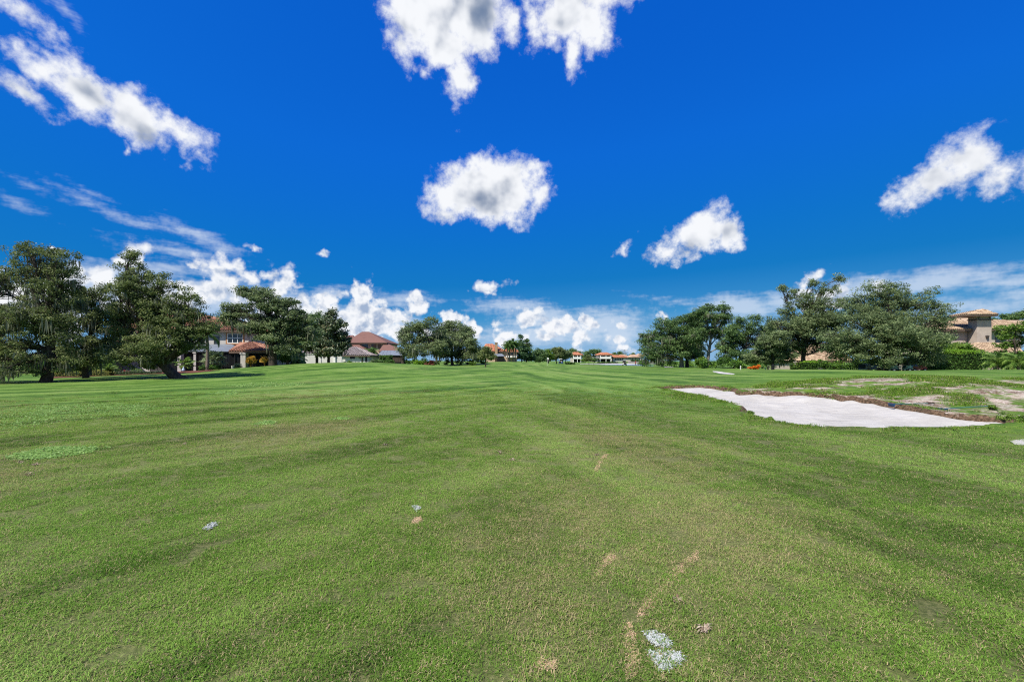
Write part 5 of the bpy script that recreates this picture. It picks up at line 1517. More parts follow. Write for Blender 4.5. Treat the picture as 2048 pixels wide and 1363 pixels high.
# ================================================================== far houses past the pond
def far_house(name, label, px0, px1, ybase, yeave, yridge, d, roofm, wallm, balcony=False, windows=3, ridge=0.35):
    t = thing(name, label, 'house', (X((px0 + px1) / 2, d), d, gz(X(px0, d), d)))
    x0, x1 = X(px0, d), X(px1, d)
    zb = gz(x0, d) - 0.3
    wall(t, x0, x1, d, d + 10, zb, Z(yeave, d) - .2, wallm)
    c = (x0 + x1) / 2
    w = (x1 - x0)
    hip_roof(t, roofm, x0 - 1, x1 + 1, d - 1.4, d + 11, Z(yeave, d), Z(yridge, d + 5), c - w * ridge / 2, c + w * ridge / 2, d + 5, 0.9)
    if balcony:
        zm = (Z(yeave, d) + zb) * 0.52
        b = part('balcony', MB().box(x0 + w * .08, x1 - w * .12, d - 2.2, d - .02, zm - .25, zm), M_WHITE, t)
        part('railing', MB().box(x0 + w * .08, x1 - w * .12, d - 2.2, d - 2.1, zm + .003, zm + 1.1), M_WHITE, b)
        for k in (0.09, 0.5, 0.86):
            part('column', MB().box(x0 + w * k, x0 + w * k + .35, d - 2.05, d - 1.7, zb, zm - .253).box(x0 + w * k, x0 + w * k + .35, d - 2.05, d - 1.7, zm + .006, Z(yeave, d) - .4), M_WHITE, t)
        glass_panel(t, 'glass_door', x0 + w * .15, x1 - w * .2, zm + .1, Z(yeave, d) - .8, d - .04, M_GLASS, M_DARKTRIM, 3)
        glass_panel(t, 'porch_screen', x0 + w * .12, x1 - w * .16, zb + .3, zm - .3, d - .05, M_SCREEN, M_METAL_DK, 3)
    else:
        for k in range(windows):
            xa = x0 + w * (0.15 + 0.7 * k / max(1, windows)); window(t, xa, xa + w * .12, zb + 1.4, zb + 3.0, d, 1, 1, M_DARKTRIM, bar=0.1)
    return t
far_house('balcony_house', 'far two-storey house with pink-orange roof and blue-white balcony', 1144, 1163, 722, 709.5, 704, 330, M_ORANGE_T, M_CREAM, True)
far_house('balcony_house', 'far orange roofed house with tall white columned porch beside the pond', 1197, 1224, 722, 709.5, 704.5, 345, M_ORANGE_T, M_CREAM, True)
far_house('tiled_villa', 'far low orange tiled villa with white arches right of the columned house', 1226, 1252, 721, 714.5, 710, 350, M_ORANGE_T, M_WHITEW, False, 4, 0.6)
far_house('tiled_villa', 'far pale tiled roof rising behind the low orange tiled villa', 1240, 1256, 721, 713, 709, 380, M_PEACH_T, M_CREAM, False, 1, 0.5)
far_house('peach_villa', 'far peach tiled villa with white gable wall near the right grove', 1262, 1278, 721, 714, 709, 360, M_PEACH_T, M_CREAM, False, 2, 0.5)
far_house('white_villa', 'far white gabled block beside the peach tiled villa', 1277, 1287, 721, 711, 707.5, 366, M_PEACH_T, M_WHITEW, False, 2, 0.3)
far_house('flat_porch', 'small white porch left of the far columned house', 1186, 1196, 721, 715.5, 714.5, 343, M_WHITEW, M_CREAM, False, 2, 0.7)
fw = thing('boundary_wall', 'long mauve-grey boundary wall beyond the pond, left of the right grove', 'wall', (X(1290, 300), 300, 0.2))
for i in range(10):
    xa, xb = X(1256 + i * 7.2, 300), X(1263 + i * 7.2, 300)
    part('wall_panel', MB().box(xa, xb, 300, 300.25, -0.3, Z(722.6, 300)), M_FENCE, fw)
    part('pier', MB().box(xb, xb + (X(1.2 + CX, 300)) * 0.9, 299.9, 300.35, -0.3, Z(722.0, 300)), M_FENCE, fw)
strip('far_path', 'pale cart path running behind the far pond', [(1160, 727.3), (1240, 726.4), (1330, 727), (1330, 728), (1240, 727.3), (1160, 728)], M_CONC, lift=0.06)
make_hedge('far_hedge', 'low dark hedge mound right of the blue golf cart', X(1130, 150), X(1149, 150), 149, 151, 0.75, M_HEDGE, 140, size=0.4, dens=14)
make_hedge('far_hedge', 'dark hedge in front of the far peach tiled villa', X(1262, 340), X(1290, 340), 339, 341, 1.3, M_HEDGE, 141, size=0.8, dens=5)
make_hedge('reed_bank', 'light green strip of reeds on the far bank of the pond', X(1195, 300), X(1236, 300), 299, 301, 1.0, M_BRIGHT, 142, size=0.7, dens=6)
# transmission tower far off
pt = thing('transmission_tower', 'faint lattice transmission tower on the horizon right of the low villas', 'tower', (X(1249, 900), 900, 1.0))
tb = MB()
tx, tz0, tz1 = X(1249, 900), 1.0, Z(699, 900)
for sx in (-1, 1):
    for sy in (-1, 1):
        tb.tube([(tx + sx * 3.2, 900 + sy * 3.2, tz0), (tx + sx * 0.8, 900 + sy * 0.8, tz1)], 0.22, 4)
for k in range(6):
    za, zb_ = tz0 + (tz1 - tz0) * k / 6, tz0 + (tz1 - tz0) * (k + 1) / 6
    wa, wb = 3.2 - 2.4 * k / 6, 3.2 - 2.4 * (k + 1) / 6
    tb.tube([(tx - wa, 897, za), (tx + wb, 897, zb_)], 0.14, 4).tube([(tx + wa, 897, za), (tx - wb, 897, zb_)], 0.14, 4)
part('lattice', tb, M_METAL, pt)
for zf in (0.72, 0.86, 0.97):
    z_ = tz0 + (tz1 - tz0) * zf
    part('cross_arm', MB().tube([(tx - 7, 900, z_), (tx + 7, 900, z_)], 0.25, 4), M_METAL, pt)

# ================================================================== right house with the tower chimney
d5 = 78.0
th = thing('tower_house', 'taupe stucco house with tan barrel-tile roof and a tall capped chimney tower', 'house', (X(1950, d5), d5, 0))
wall(th, X(1878, d5), X(1962, d5), d5, d5 + 12, -0.3, Z(658, d5) - .2, M_TAUPE)
wall(th, X(1962.2, d5), X(2075, d5), d5 + 2.5, d5 + 12, -0.3, Z(659, d5) - .2, M_TAUPE)
hip_roof(th, M_TAN, X(1866, d5), X(1966, d5), d5 - 0.9, d5 + 13, Z(658, d5 - .9), Z(634, d5 + 6), X(1919, d5 + 6), X(1950, d5 + 6), d5 + 6, 0.33)
hip_roof(th, M_TAN, X(1952, d5 + 1), X(2090, d5 + 1), d5 + 1.6, d5 + 14, Z(657.5, d5 + 1.6), Z(640, d5 + 7.5), X(1976, d5 + 7.5), X(2070, d5 + 7.5), d5 + 7.5, 0.33)
cx0, cx1, cy0, cy1 = X(1954, d5 - 1.6), X(1983, d5 - 1.6), d5 - 1.6, d5 - 0.1
tw = part('chimney', MB().box(cx0, cx1, cy0, cy1, 0, Z(631, d5)), M_TAUPE, th)
part('band', MB().box(cx0 - .12, cx1 + .12, cy0 - .12, cy1 + .12, Z(641.5, d5), Z(639.3, d5)), M_DARKTRIM, tw)
part('cornice', MB().box(cx0 - .2, cx1 + .2, cy0 - .2, cy1 + .2, Z(630.8, d5), Z(629, d5)), M_DARKTRIM, tw)
am = MB()
acx, aw, az0, az1 = (cx0 + cx1) / 2, (cx1 - cx0) * 0.40, Z(639.2, d5), Z(632.5, d5)
prev = None
for k in range(13):
    a = math.pi * k / 12
    q = (acx + aw * math.cos(a), az0 + (az1 - az0) * (0.45 + 0.55 * math.sin(a)))
    if prev:
        am.prism([(prev[0], cy0 - .06, prev[1]), (q[0], cy0 - .06, q[1]), (q[0] * .97 + acx * .03, cy0 - .06, q[1] - .12), (prev[0] * .97 + acx * .03, cy0 - .06, prev[1] - .12)], (0, 0.055, 0))
    prev = q
am.box(acx - aw, acx - aw + .09, cy0 - .06, cy0 - .004, az0, az0 + (az1 - az0) * .45).box(acx + aw - .09, acx + aw, cy0 - .06, cy0 - .004, az0, az0 + (az1 - az0) * .45)
part('blind_arch', am, M_DARKTRIM, tw)
hip_roof(th, M_TAN, X(1936, d5 - 2.6), X(1997, d5 - 2.6), d5 - 2.6, d5 + 0.9, Z(628, d5 - 2.6), Z(618, d5 - .85), X(1964.5, d5 - .85), X(1967, d5 - .85), d5 - .85, 0.34)
lampm = MB().lathe((X(1974.5, d5 - 1.75), d5 - 1.78, Z(677, d5 - 1.75)), [(0.03, 0), (0.17, 0.12), (0.24, 0.45), (0.26, 0.5), (0.05, 0.55)], 8)
part('wall_lamp', lampm, M_DARKTRIM, th)
window(th, X(1893, d5), X(1912, d5), Z(680, d5), Z(671, d5), d5, 3, 1, M_DARKTRIM)
window(th, X(1990, d5 + 2.5), X(2012, d5 + 2.5), Z(684, d5), Z(668, d5), d5 + 2.5, 2, 1, M_DARKTRIM)
y5 = d5 - 8
wall(th, X(1935, y5), X(2040, y5), y5 + 1, d5 - 1.7, -0.3, Z(706, y5), M_TAUPE)
hip_roof(th, M_TAN, X(1930, y5), X(2048, y5), y5, d5 - 1.65, Z(706, y5), Z(685, d5 - 3.5), X(1955, d5 - 3.5), X(2030, d5 - 3.5), d5 - 3.5, 0.33)
glass_panel(th, 'screen_bay', X(1846, 72), X(1888, 72), 0, Z(706, 72), 72, M_SCREEN, M_METAL_DK, 4)
lanai_roof(th, [(X(1858, 71.5), 71.5, Z(706, 71.5)), (X(1890, 71.5), 71.5, Z(706, 71.5)), (X(1878, d5), d5 - .1, Z(690.5, d5)), (X(1848, d5), d5 - .1, Z(690.5, d5))], seams=6)
# hidden house behind the domed oak
hh = thing('pink_tile_house', 'low house with pinkish tiled roof glimpsed between the feathery oak and the domed oak', 'house', (X(1620, 86), 86, 0))
wall(hh, X(1588, 86), X(1690, 86), 86, 95, -0.3, Z(722, 86), M_TAUPE)
hip_roof(hh, M_TAN, X(1584, 86), X(1700, 86), 85.2, 96, Z(721, 85.2), Z(686, 90.5), X(1622, 90.5), X(1660, 90.5), 90.5, 0.36)
glass_panel(hh, 'screen_bay', X(1592, 86), X(1604, 86), 0.1, Z(723, 86) - .1, 85.9, M_SCREEN, M_METAL_DK, 2)
column(hh, X(1589, 84.6), X(1591.5, 84.6), 84.5, 84.8, -0.3, Z(722, 85), M_TAUPE)
make_hedge('clipped_hedge', 'small pale yellow-green clipped hedge left of the pink tiled house', X(1583, 66), X(1604, 66), 65.5, 66.5, 1.15, M_BRIGHT, 150, size=0.16, dens=70)
make_hedge('clipped_hedge', 'dark clipped hedge with bright yellow-green top beside the pale small hedge', X(1605, 65), X(1632, 65), 64.5, 65.7, 1.45, M_HEDGE, 151, M_HEDGE_TOP, size=0.16, dens=70)
make_hedge('privacy_hedge', 'tall dark hedge with bright yellow-green top in front of the tower house', X(1862, 64), X(1958, 64), 63.2, 65.2, 3.0, M_HEDGE, 152, M_HEDGE_TOP, size=0.17, dens=62, dome=0.12)
make_shrub('leafy_shrub', 'large light green broad-leaved shrub rising above the tall hedge', G(1908, 68), [(0, 0, 3.4, 2.3, 1.6, 1.4), (-1.4, 0, 3.0, 1.4, 1.2, 1.2), (1.5, 0, 3.0, 1.6, 1.3, 1.2), (0, 0, 1.6, 1.8, 1.2, 1.6)], 230, 52, .42, .26, M_BRIGHT, 153, stems=9)
make_shrub('leafy_shrub', 'dark fine-leaved shrub between the light green shrub and the palms', G(1962, 67), [(0, 0, 2.4, 1.7, 1.3, 1.2), (1.3, 0, 2.2, 1.2, 1.1, 1.0), (0, 0, 1.2, 1.5, 1.1, 1.2)], 170, 52, .38, .2, M_OAK_DEEP, 154, stems=8)
make_shrub('understorey', 'dark shrubs closing the gap behind the golf carts under the domed oak', G(1740, 68), [(-8, 0, 1.0, 2.2, 1, 1.1), (-4.5, 0, .9, 2.2, 1, 1.0), (-1, 0, 1.1, 2.2, 1, 1.1), (2.6, 0, 1.1, 2.2, 1, 1.1), (6, 0, 1.2, 2.2, 1, 1.2), (9, 0, 1.3, 2, 1, 1.3)], 260, 44, .45, .24, M_HEDGE, 155, stems=12)
make_shrub('understorey', 'low dark shrubs behind the left trunks of the right grove', G(1335, 128), [(-6, 0, .9, 2.4, 1, .9), (-2, 0, 1.0, 2.4, 1, 1.0), (2, 0, .9, 2.4, 1, .9), (6, 0, 1.0, 2.4, 1, 1.0), (10, 0, .9, 2.4, 1, .9)], 120, 44, .6, .34, M_HEDGE, 166, stems=10)
make_shrub('understorey', 'dark shrubs along the foot of the right grove', G(1465, 100), [(-6, 0, 1.0, 2.2, 1, 1.1), (-2, 0, 1.2, 2.4, 1, 1.2), (2, 0, 1.2, 2.4, 1, 1.2), (6, 0, 1.1, 2.2, 1, 1.1), (9, 0, 1.0, 2.2, 1, 1.0)], 190, 44, .5, .3, M_HEDGE, 156, stems=12)
make_shrub('leafy_shrub', 'pale green shrub between the trunks of the right grove', G(1402, 107), [(0, 0, 1.2, 1.1, .8, 1.2), (.5, 0, 2.0, .8, .6, .8)], 70, 44, .4, .3, M_BRIGHT, 157)
make_shrub('flower_bush', 'low orange-flowered bush at the edge of the right grove', G(1511, 84), [(-.5, 0, .4, .6, .5, .42), (.45, 0, .5, .5, .5, .48)], 60, 44, .2, .16, M_ORANGE, 158)
make_palm('fan_palm_shrub', 'dark fan palm bush right of the orange-flowered bush', G(1536, 80), 0.3, 0.12, 20, FAN_D, 159, tilt=(-0.1, 1.2), scale=0.85)
make_palm('pygmy_date_palm', 'arching bright date palm at the right end of the tall hedge', G(1996, 60), 1.2, 0.13, 22, FR_M, 160, tilt=(-0.8, 1.0), scale=1.35)
make_palm('pygmy_date_palm', 'yellowing date palm at the right edge of the picture', G(2036, 58), 1.3, 0.13, 22, FR_M, 161, tilt=(-0.8, 1.0), scale=1.4)
make_palm('pygmy_date_palm', 'small date palm half hidden between the two larger date palms', G(2014, 62), 0.7, 0.12, 18, FR_M, 162, tilt=(-0.6, 1.0), scale=1.1)
make_tree('plumeria_tree', 'small open tree with yellow-green leaves by the right edge, before the roof', 66, 2030,
          [(2020, 660, 20, 14), (2040, 650, 18, 16), (2010, 672, 14, 10), (2045, 680, 22, 18), (2060, 660, 20, 20), (2005, 690, 14, 10)], trunk=[(2030, 710), (2029, 680), (2032, 655)], trunk_r=0.13, clumps=90, per=34, rc=0.5, size=0.30, mat=M_BRIGHT, seed=163, aspect=0.35)
make_tree('far_tree', 'dark tree top showing over the right house roof at the picture edge', 100, 2030,
          [(2010, 636, 14, 8), (2035, 632, 20, 9), (2060, 628, 24, 12), (1985, 640, 8, 5)], trunk_r=0.3, clumps=110, per=50, rc=0.9, size=0.27, mat=M_OAK_DEEP, seed=164)
make_shrub('leafy_shrub', 'dense shrub beneath the open tree at the right edge', G(2030, 66), [(-1.5, 0, 1.6, 1.6, 1.2, 1.6), (1.5, 0, 1.8, 1.8, 1.2, 1.8)], 150, 44, .45, .24, M_HEDGE, 165)

# ================================================================== golf carts, golfers, course furniture
M_CARTW = plain_mat('cart_white', (0.62, 0.63, 0.65), 0.4, 0.05, 2.0)
M_CARTB = plain_mat('cart_blue', (0.06, 0.18, 0.52), 0.35, 0.05, 2.0)
M_CARTG = plain_mat('cart_green', (0.10, 0.20, 0.17), 0.35, 0.08, 2.0)
M_CARTR = plain_mat('cart_red', (0.36, 0.03, 0.028), 0.3, 0.08, 2.0)
M_RUBBER = plain_mat('black_rubber', (0.015, 0.015, 0.015), 0.8, 0.2, 5.0)
M_SEAT = plain_mat('seat_vinyl', (0.40, 0.35, 0.28), 0.6, 0.1, 3.0)
M_CHROME = plain_mat('alloy', (0.45, 0.45, 0.46), 0.35, 0.1, 3.0, metal=0.8)

def golf_cart(label, loc, rotz, body_m, roof_m, group='golf carts'):
    """cart along local x, facing +x"""
    t = thing('golf_cart', label, 'golf cart', loc, group, rotz)
    b = MB()
    side = [(-1.15, 0.35), (-1.15, 0.80), (-0.45, 0.82), (-0.40, 0.42), (0.55, 0.40), (0.72, 0.72), (0.95, 0.86), (1.20, 0.66), (1.25, 0.36)]
    b.prism([(x, -0.56, z) for x, z in side], (0, 1.12, 0))
    part('body', b, body_m, t, world=False)
    part('seat', MB().box(-0.42, 0.08, -0.5, 0.5, 0.62, 0.76).box(-0.52, -0.43, -0.5, 0.5, 0.84, 1.18), M_SEAT, t, world=False)
    part('roof', MB().prism([(-0.95, -0.6, 1.80), (0.75, -0.6, 1.80), (0.85, -0.6, 1.84), (0.7, -0.6, 1.90), (-0.9, -0.6, 1.90)], (0, 1.2, 0)), roof_m, t, world=False)
    for x0, x1 in ((-0.75, -0.85), (0.78, 0.55)):
        for y in (-0.54, 0.54):
            part('roof_post', MB().tube([(x0, y, 0.8), (x1, y, 1.80)], 0.025, 6), M_METAL_DK, t, world=False)
    part('windshield', MB().prism([(0.80, -0.5, 0.88), (0.80, 0.5, 0.88), (0.60, 0.5, 1.74), (0.60, -0.5, 1.74)], (0.015, 0, 0)), M_GLASS, t, world=False)
    part('steering_wheel', MB().tube([(0.42 + 0.05 * math.sin(a), 0.25 + 0.17 * math.cos(a), 0.98 + 0.16 * math.sin(a)) for a in np.linspace(0, 6.28, 14)], 0.015, 5), M_RUBBER, t, world=False)
    part('bag_rack', MB().box(-1.30, -1.16, -0.42, 0.42, 0.5, 1.05), M_METAL_DK, t, world=False)
    for x in (-0.80, 0.86):
        for y in (-0.55, 0.55):
            w = part('wheel', MB().tube([(x, y - 0.09, 0.23), (x, y + 0.09, 0.23)], 0.23, 16), M_RUBBER, t, world=False)
            part('rim', MB().tube([(x, y - 0.095, 0.23), (x, y + 0.095, 0.23)], 0.12, 10), M_CHROME, w, world=False)
    return t
golf_cart('white roofed golf cart seen from behind on the fairway in front of the pond', G(1249, 158), R(85), M_CARTW, M_CARTW)
golf_cart('blue golf cart parked beside the low dark hedge beyond the green', G(1122, 164), R(70), M_CARTB, M_CARTW)
golf_cart('dark golf cart with a slim white roof parked left under the domed oak', G(1739, 61), R(12), M_SEAT, M_CARTW)
golf_cart('green golf cart with white roof parked by the trunk of the domed oak', G(1798, 58), R(-15), M_CARTG, M_CARTW)
# red cart: low open utility body without a roof
ru = thing('utility_cart', 'low red utility cart under the right side of the domed oak', 'cart', G(1829, 59.5), None, R(8))
part('body', MB().prism([(x, -0.6, z) for x, z in [(-1.1, .35), (-1.1, .75), (-.2, .8), (.2, .95), (.75, .9), (1.15, .72), (1.2, .35)]], (0, 1.2, 0)), M_CARTR, ru, world=False)
part('bonnet_trim', MB().prism([(.2, -.56, .955), (.75, -.56, .905), (1.12, -.56, .745), (1.12, -.56, .72), (.75, -.56, .885), (.2, -.56, .935)], (0, 1.12, 0)), M_CHROME, ru, world=False)
for x in (-.75, .8):
    for y in (-.58, .58):
        w = part('wheel', MB().tube([(x, y - .1, .26), (x, y + .1, .26)], .26, 16), M_RUBBER, ru, world=False)
        part('rim', MB().tube([(x, y - .105, .26), (x, y + .105, .26)], .13, 10), M_CHROME, w, world=False)

# ---- golfers: one skinned body each, with clothes over it
M_SKIN = plain_mat('skin', (0.42, 0.25, 0.17), 0.6, 0.05, 3.0)
def skinned(name, verts, edges, radii, mat, root, parent):
    me = bpy.data.meshes.new(name)
    me.from_pydata(verts, edges, [])
    me.materials.append(mat)
    o = link(name, me, parent)
    sk_ = o.modifiers.new('skin', 'SKIN')
    me.update()
    for i, rr in enumerate(radii):
        me.skin_vertices[0].data[i].radius = (rr, rr)
    me.skin_vertices[0].data[root].use_root = True
    sb_ = o.modifiers.new('round', 'SUBSURF'); sb_.levels = sb_.render_levels = 2
    return o
def golfer(label, loc, rotz, shirt_m, trouser_m, lean=0.12):
    t = thing('person', label, 'person', loc, 'golfers', rotz)
    V = [(0, 0, .95), (0, .02, 1.12), (0, .02 + lean, 1.36), (0, .03 + lean, 1.48), (0, .05 + lean, 1.58), (0, .06 + lean, 1.70),
         (.19, .02 + lean, 1.40), (.27, .05 + lean, 1.14), (.14, .24 + lean, .96), (-.19, .02 + lean, 1.40), (-.26, .06 + lean, 1.14), (-.10, .26 + lean, .95),
         (.10, 0, .90), (.13, .04, .50), (.14, -.02, .08), (.15, .14, .05), (-.10, 0, .90), (-.13, .04, .50), (-.14, -.02, .08), (-.15, .14, .05),
         (.10, .31 + lean, .92), (-.04, .33 + lean, .91)]
    E = [(0, 1), (1, 2), (2, 3), (3, 4), (4, 5), (2, 6), (6, 7), (7, 8), (2, 9), (9, 10), (10, 11), (0, 12), (12, 13), (13, 14), (14, 15), (0, 16), (16, 17), (17, 18), (18, 19), (8, 20), (11, 21)]
    rad = [.13, .125, .14, .065, .095, .085, .07, .05, .038, .07, .05, .038, .09, .065, .045, .04, .09, .065, .045, .04, .032, .032]
    body = skinned('body', V, E, rad, M_SKIN, 0, t)
    sv = [V[i] for i in (0, 1, 2, 6, 7, 9, 10)]
    skinned('shirt', sv, [(0, 1), (1, 2), (2, 3), (3, 4), (2, 5), (5, 6)], [.165, .155, .165, .09, .066, .09, .066], shirt_m, 0, t)
    tv_ = [V[i] for i in (0, 12, 13, 14, 16, 17, 18)]
    skinned('trousers', tv_, [(0, 1), (1, 2), (2, 3), (0, 4), (4, 5), (5, 6)], [.15, .108, .084, .066, .108, .084, .066], trouser_m, 0, t)
    part('cap', MB().lathe((0, .055 + lean, 1.66), [(.115, 0), (.118, .05), (.09, .11), (.02, .135)], 12).prism([(-.08, .15 + lean, 1.665), (.08, .15 + lean, 1.665), (.06, .27 + lean, 1.655), (-.06, .27 + lean, 1.655)], (0, 0, .012)), shirt_m, t, world=False)
    for sx in (1, -1):
        part('shoe', MB().prism([(sx * .15 - .05, -.10, 0), (sx * .15 + .05, -.10, 0), (sx * .15 + .05, .2, 0), (sx * .15, .25, 0), (sx * .15 - .05, .2, 0)], (0, 0, .07)), M_WHITE, t, world=False)
    return t
M_SHIRTR = plain_mat('red_shirt', (0.36, 0.022, 0.025), 0.85, 0.1, 6.0)
M_SHIRTN = plain_mat('navy_shirt', (0.03, 0.04, 0.075), 0.85, 0.1, 6.0)
M_TROUSER = plain_mat('dark_trousers', (0.025, 0.025, 0.03), 0.85, 0.1, 6.0)
golfer('golfer in a red shirt and dark trousers standing right of the pond', G(1271, 184), R(160), M_SHIRTR, M_TROUSER)
golfer('golfer in dark clothes behind the flagstick', G(1097, 166), R(30), M_SHIRTN, M_TROUSER)

# ---- flagstick on the green
fx, fy, fz = G(1094.4, 122)
fl = thing('flagstick', 'thin white flagstick with a small white flag on the green', 'flagstick', (fx, fy, fz))
part('pole', MB().tube([(0, 0, 0), (0, 0, 2.15)], 0.03, 6), M_WHITE, fl, world=False)
fm = []
for i in range(7):
    for j in (0, 1):
        fm.append((0.03 + i * 0.07, 0.03 * math.sin(i * 1.1), 2.13 - j * 0.36 - 0.015 * i))
part('flag', MB().add(fm + [(x, y + 0.008, z) for x, y, z in fm], [(2*i, 2*i+1, 2*i+3, 2*i+2) for i in range(6)] + [(14+2*i, 16+2*i, 17+2*i, 15+2*i) for i in range(6)]), M_WHITE, fl, world=False)

# ---- litter bin and marker posts
bx_, by_, bz_ = G(1324.5, 133)
bn_ = thing('litter_bin', 'dark green litter bin with a pale lid beside the far path', 'bin', (bx_, by_, bz_))
part('drum', MB().lathe((0, 0, 0), [(.30, 0), (.33, .04), (.35, .85), (.33, .88)], 14), plain_mat('bin_green', (0.018, 0.045, 0.032), 0.6, 0.1, 3), bn_, True, world=False)
part('lid', MB().lathe((0, 0, .885), [(.36, 0), (.36, .06), (.2, .16), (.03, .18)], 14), M_WHITE, bn_, True, world=False)
def post(label, loc, h, mat, w=0.06):
    t = thing('marker_post', label, 'post', loc, 'marker posts along the right trees')
    part('shaft', MB().prism([(-w, -w, -.05), (w, -w, -.05), (w, w, -.05), (-w, w, -.05)], (0, 0, h)), mat, t, world=False)
    part('cap', MB().add([(-w * 1.1, -w * 1.1, h - .05 + .002), (w * 1.1, -w * 1.1, h - .05 + .002), (w * 1.1, w * 1.1, h - .05 + .002), (-w * 1.1, w * 1.1, h - .05 + .002), (0, 0, h + .05)], [(0, 1, 4), (1, 2, 4), (2, 3, 4), (3, 0, 4), (3, 2, 1, 0)]), mat, t, world=False)
post('short pale marker post in front of the dense dark grove tree', G(1481, 82), 0.7, M_CARTW)
post('dark square post in front of the weeping oak', G(1546, 62), 1.0, M_METAL_DK, 0.13)
post('tiny white marker post right of the orange-flowered bush', G(1531, 70), 0.45, M_CARTW, 0.04)

# ---- cart path pieces seen over the rises
strip('cart_path', 'pale concrete cart path curving out of the right grove', [(1425, 742.0), (1436, 742.3), (1470, 747.5), (1466, 749), (1440, 747), (1426, 743.4)], M_CONC, lift=0.015)
strip('cart_path', 'short pale stretch of path beside the litter bin', [(1328, 733.2), (1344, 733.4), (1348, 735), (1330, 735.2)], M_CONC, lift=0.06)
strip('sand_patch', 'small pale sandy patch at the right edge of the fairway', [(2020, 882), (2046, 878), (2075, 884), (2060, 892), (2030, 890)], M_SAND, lift=0.012)

# ---- two bunker rakes left on the worn mound
M_RAKE = plain_mat('rake_blue', (0.012, 0.045, 0.11), 0.5, 0.1, 4)
M_RAKEH = plain_mat('rake_handle', (0.03, 0.13, 0.12), 0.5, 0.15, 4)
def rake(label, p_head, p_end):
    a, b = np.array(on_ground(*p_head)), np.array(on_ground(*p_end))
    d_ = b - a
    n_ = d_ / np.linalg.norm(d_)
    t = thing('bunker_rake', label, 'rake', tuple(a), 'rakes on the mound')
    t.rotation_euler = (0, 0, math.atan2(n_[1], n_[0]))
    L = float(np.linalg.norm(d_[:2]))
    dz = float(d_[2])
    part('handle', MB().tube([(0.02, 0, .06), (L, 0, .06 + dz)], 0.016, 6), M_RAKEH, t, world=False)
    part('grip', MB().tube([(L * .86, 0, .06 + dz * .86), (L * 1.01, 0, .06 + dz * 1.01)], 0.022, 6), M_RUBBER, t, world=False)
    part('head', MB().prism([(-.03, -.15, .03), (.03, -.15, .03), (.03, .15, .03), (-.03, .15, .03)], (0, 0, .05)), M_RAKE, t, world=False)
    for k in range(11):
        y = -.14 + k * .028
        part('tine', MB().prism([(-.01, y - .012, -.03), (.01, y - .012, -.03), (.01, y + .012, -.03), (-.01, y + .012, -.03)], (0, 0, .069)), M_RAKE, t, world=False)
rake('blue-headed bunker rake lying with its handle pointing right on the bare mound', (1884, 821), (1990, 815))
rake('smaller-looking blue bunker rake half sunk in grass left of the other rake', (1783, 811), (1868, 810))

# ================================================================== marks and growth on the fairway
def patch_blades(name, label, outline, n, h0, h1, w, lean, mat, seed, cat='ground mark', lift=0.0):
    """a patch of blades inside an outline of photo pixels"""
    r = np.random.default_rng(seed)
    poly = np.array([on_ground(*p)[:2] for p in outline])
    lo, hi = poly.min(0), poly.max(0)
    pts = lo + (hi - lo) * r.random((n * 14, 2))
    s_ = poly_sd(pts[:, 0], pts[:, 1], poly) + 0.012 * r.normal(size=len(pts)) - 0.02 * (wob(pts[:, 0], pts[:, 1], 17.0, seed) > 0.35)
    pts = pts[s_ > 0][:n]
    m = len(pts)
    v, f, tint, upv = blade_patch(m, 0.001, h0, h1, w, lean, seed)
    off = np.repeat(np.concatenate([pts, ground_base(pts[:, 0], pts[:, 1])[:, None] + 0.004 + lift], 1), 5, 0)
    me = mesh_np(name, v + off, f, mat, False, {'tint': ('POINT', tint), 'up': ('POINT', upv)})
    return tag(link(name, me), label, cat, kind='stuff')
def tint_mat(name, a, b):
    m, N = new_mat(name)
    t = N.n('ShaderNodeAttribute', attribute_name='tint').outputs['Fac']
    d = N.n('ShaderNodeBsdfDiffuse'); N.put(d.inputs[0], N.mix(t, a, b))
    finish(N, d.outputs[0])
    return m
M_PAINT = tint_mat('marking_paint', (0.36, 0.39, 0.38), (0.46, 0.485, 0.475))
M_STRAW = tint_mat('dead_straw', (0.32, 0.215, 0.125), (0.52, 0.385, 0.245))
M_LITTER = tint_mat('leaf_litter', (0.16, 0.11, 0.075), (0.40, 0.33, 0.25))
patch_blades('paint_mark', 'upper half of the broken white paint mark on the near grass', [(1291, 1264), (1306, 1266), (1320, 1280), (1338, 1290), (1330, 1298), (1322, 1303), (1306, 1285), (1295, 1276)], 1500, .010, .022, .008, 2.0, M_PAINT, 501)
patch_blades('paint_mark', 'lower half of the broken white paint mark on the near grass', [(1300, 1306), (1318, 1308), (1330, 1320), (1345, 1312), (1364, 1322), (1352, 1334), (1334, 1340), (1316, 1334), (1308, 1320)], 2100, .010, .022, .008, 2.0, M_PAINT, 502)
patch_blades('paint_mark', 'white paint mark on the grass at left', [(409, 1058), (418, 1050), (432, 1047), (428, 1054), (416, 1061)], 420, .015, .03, .008, 1.2, M_PAINT, 503)
patch_blades('paint_mark', 'faint white paint mark above the short orange scrape', [(822, 1015), (834, 1015), (842, 1021), (832, 1026)], 260, .012, .028, .008, 1.2, M_PAINT, 504)
patch_blades('dry_scrape', 'long tan scrape of dead turf leading to the white paint mark', [(1398, 1100), (1392, 1120), (1372, 1132), (1370, 1148), (1345, 1168), (1322, 1190), (1300, 1218), (1280, 1238), (1274, 1232), (1296, 1204), (1318, 1178), (1340, 1155), (1356, 1132), (1384, 1116)], 1500, .005, .014, .005, 2.6, M_STRAW, 505)
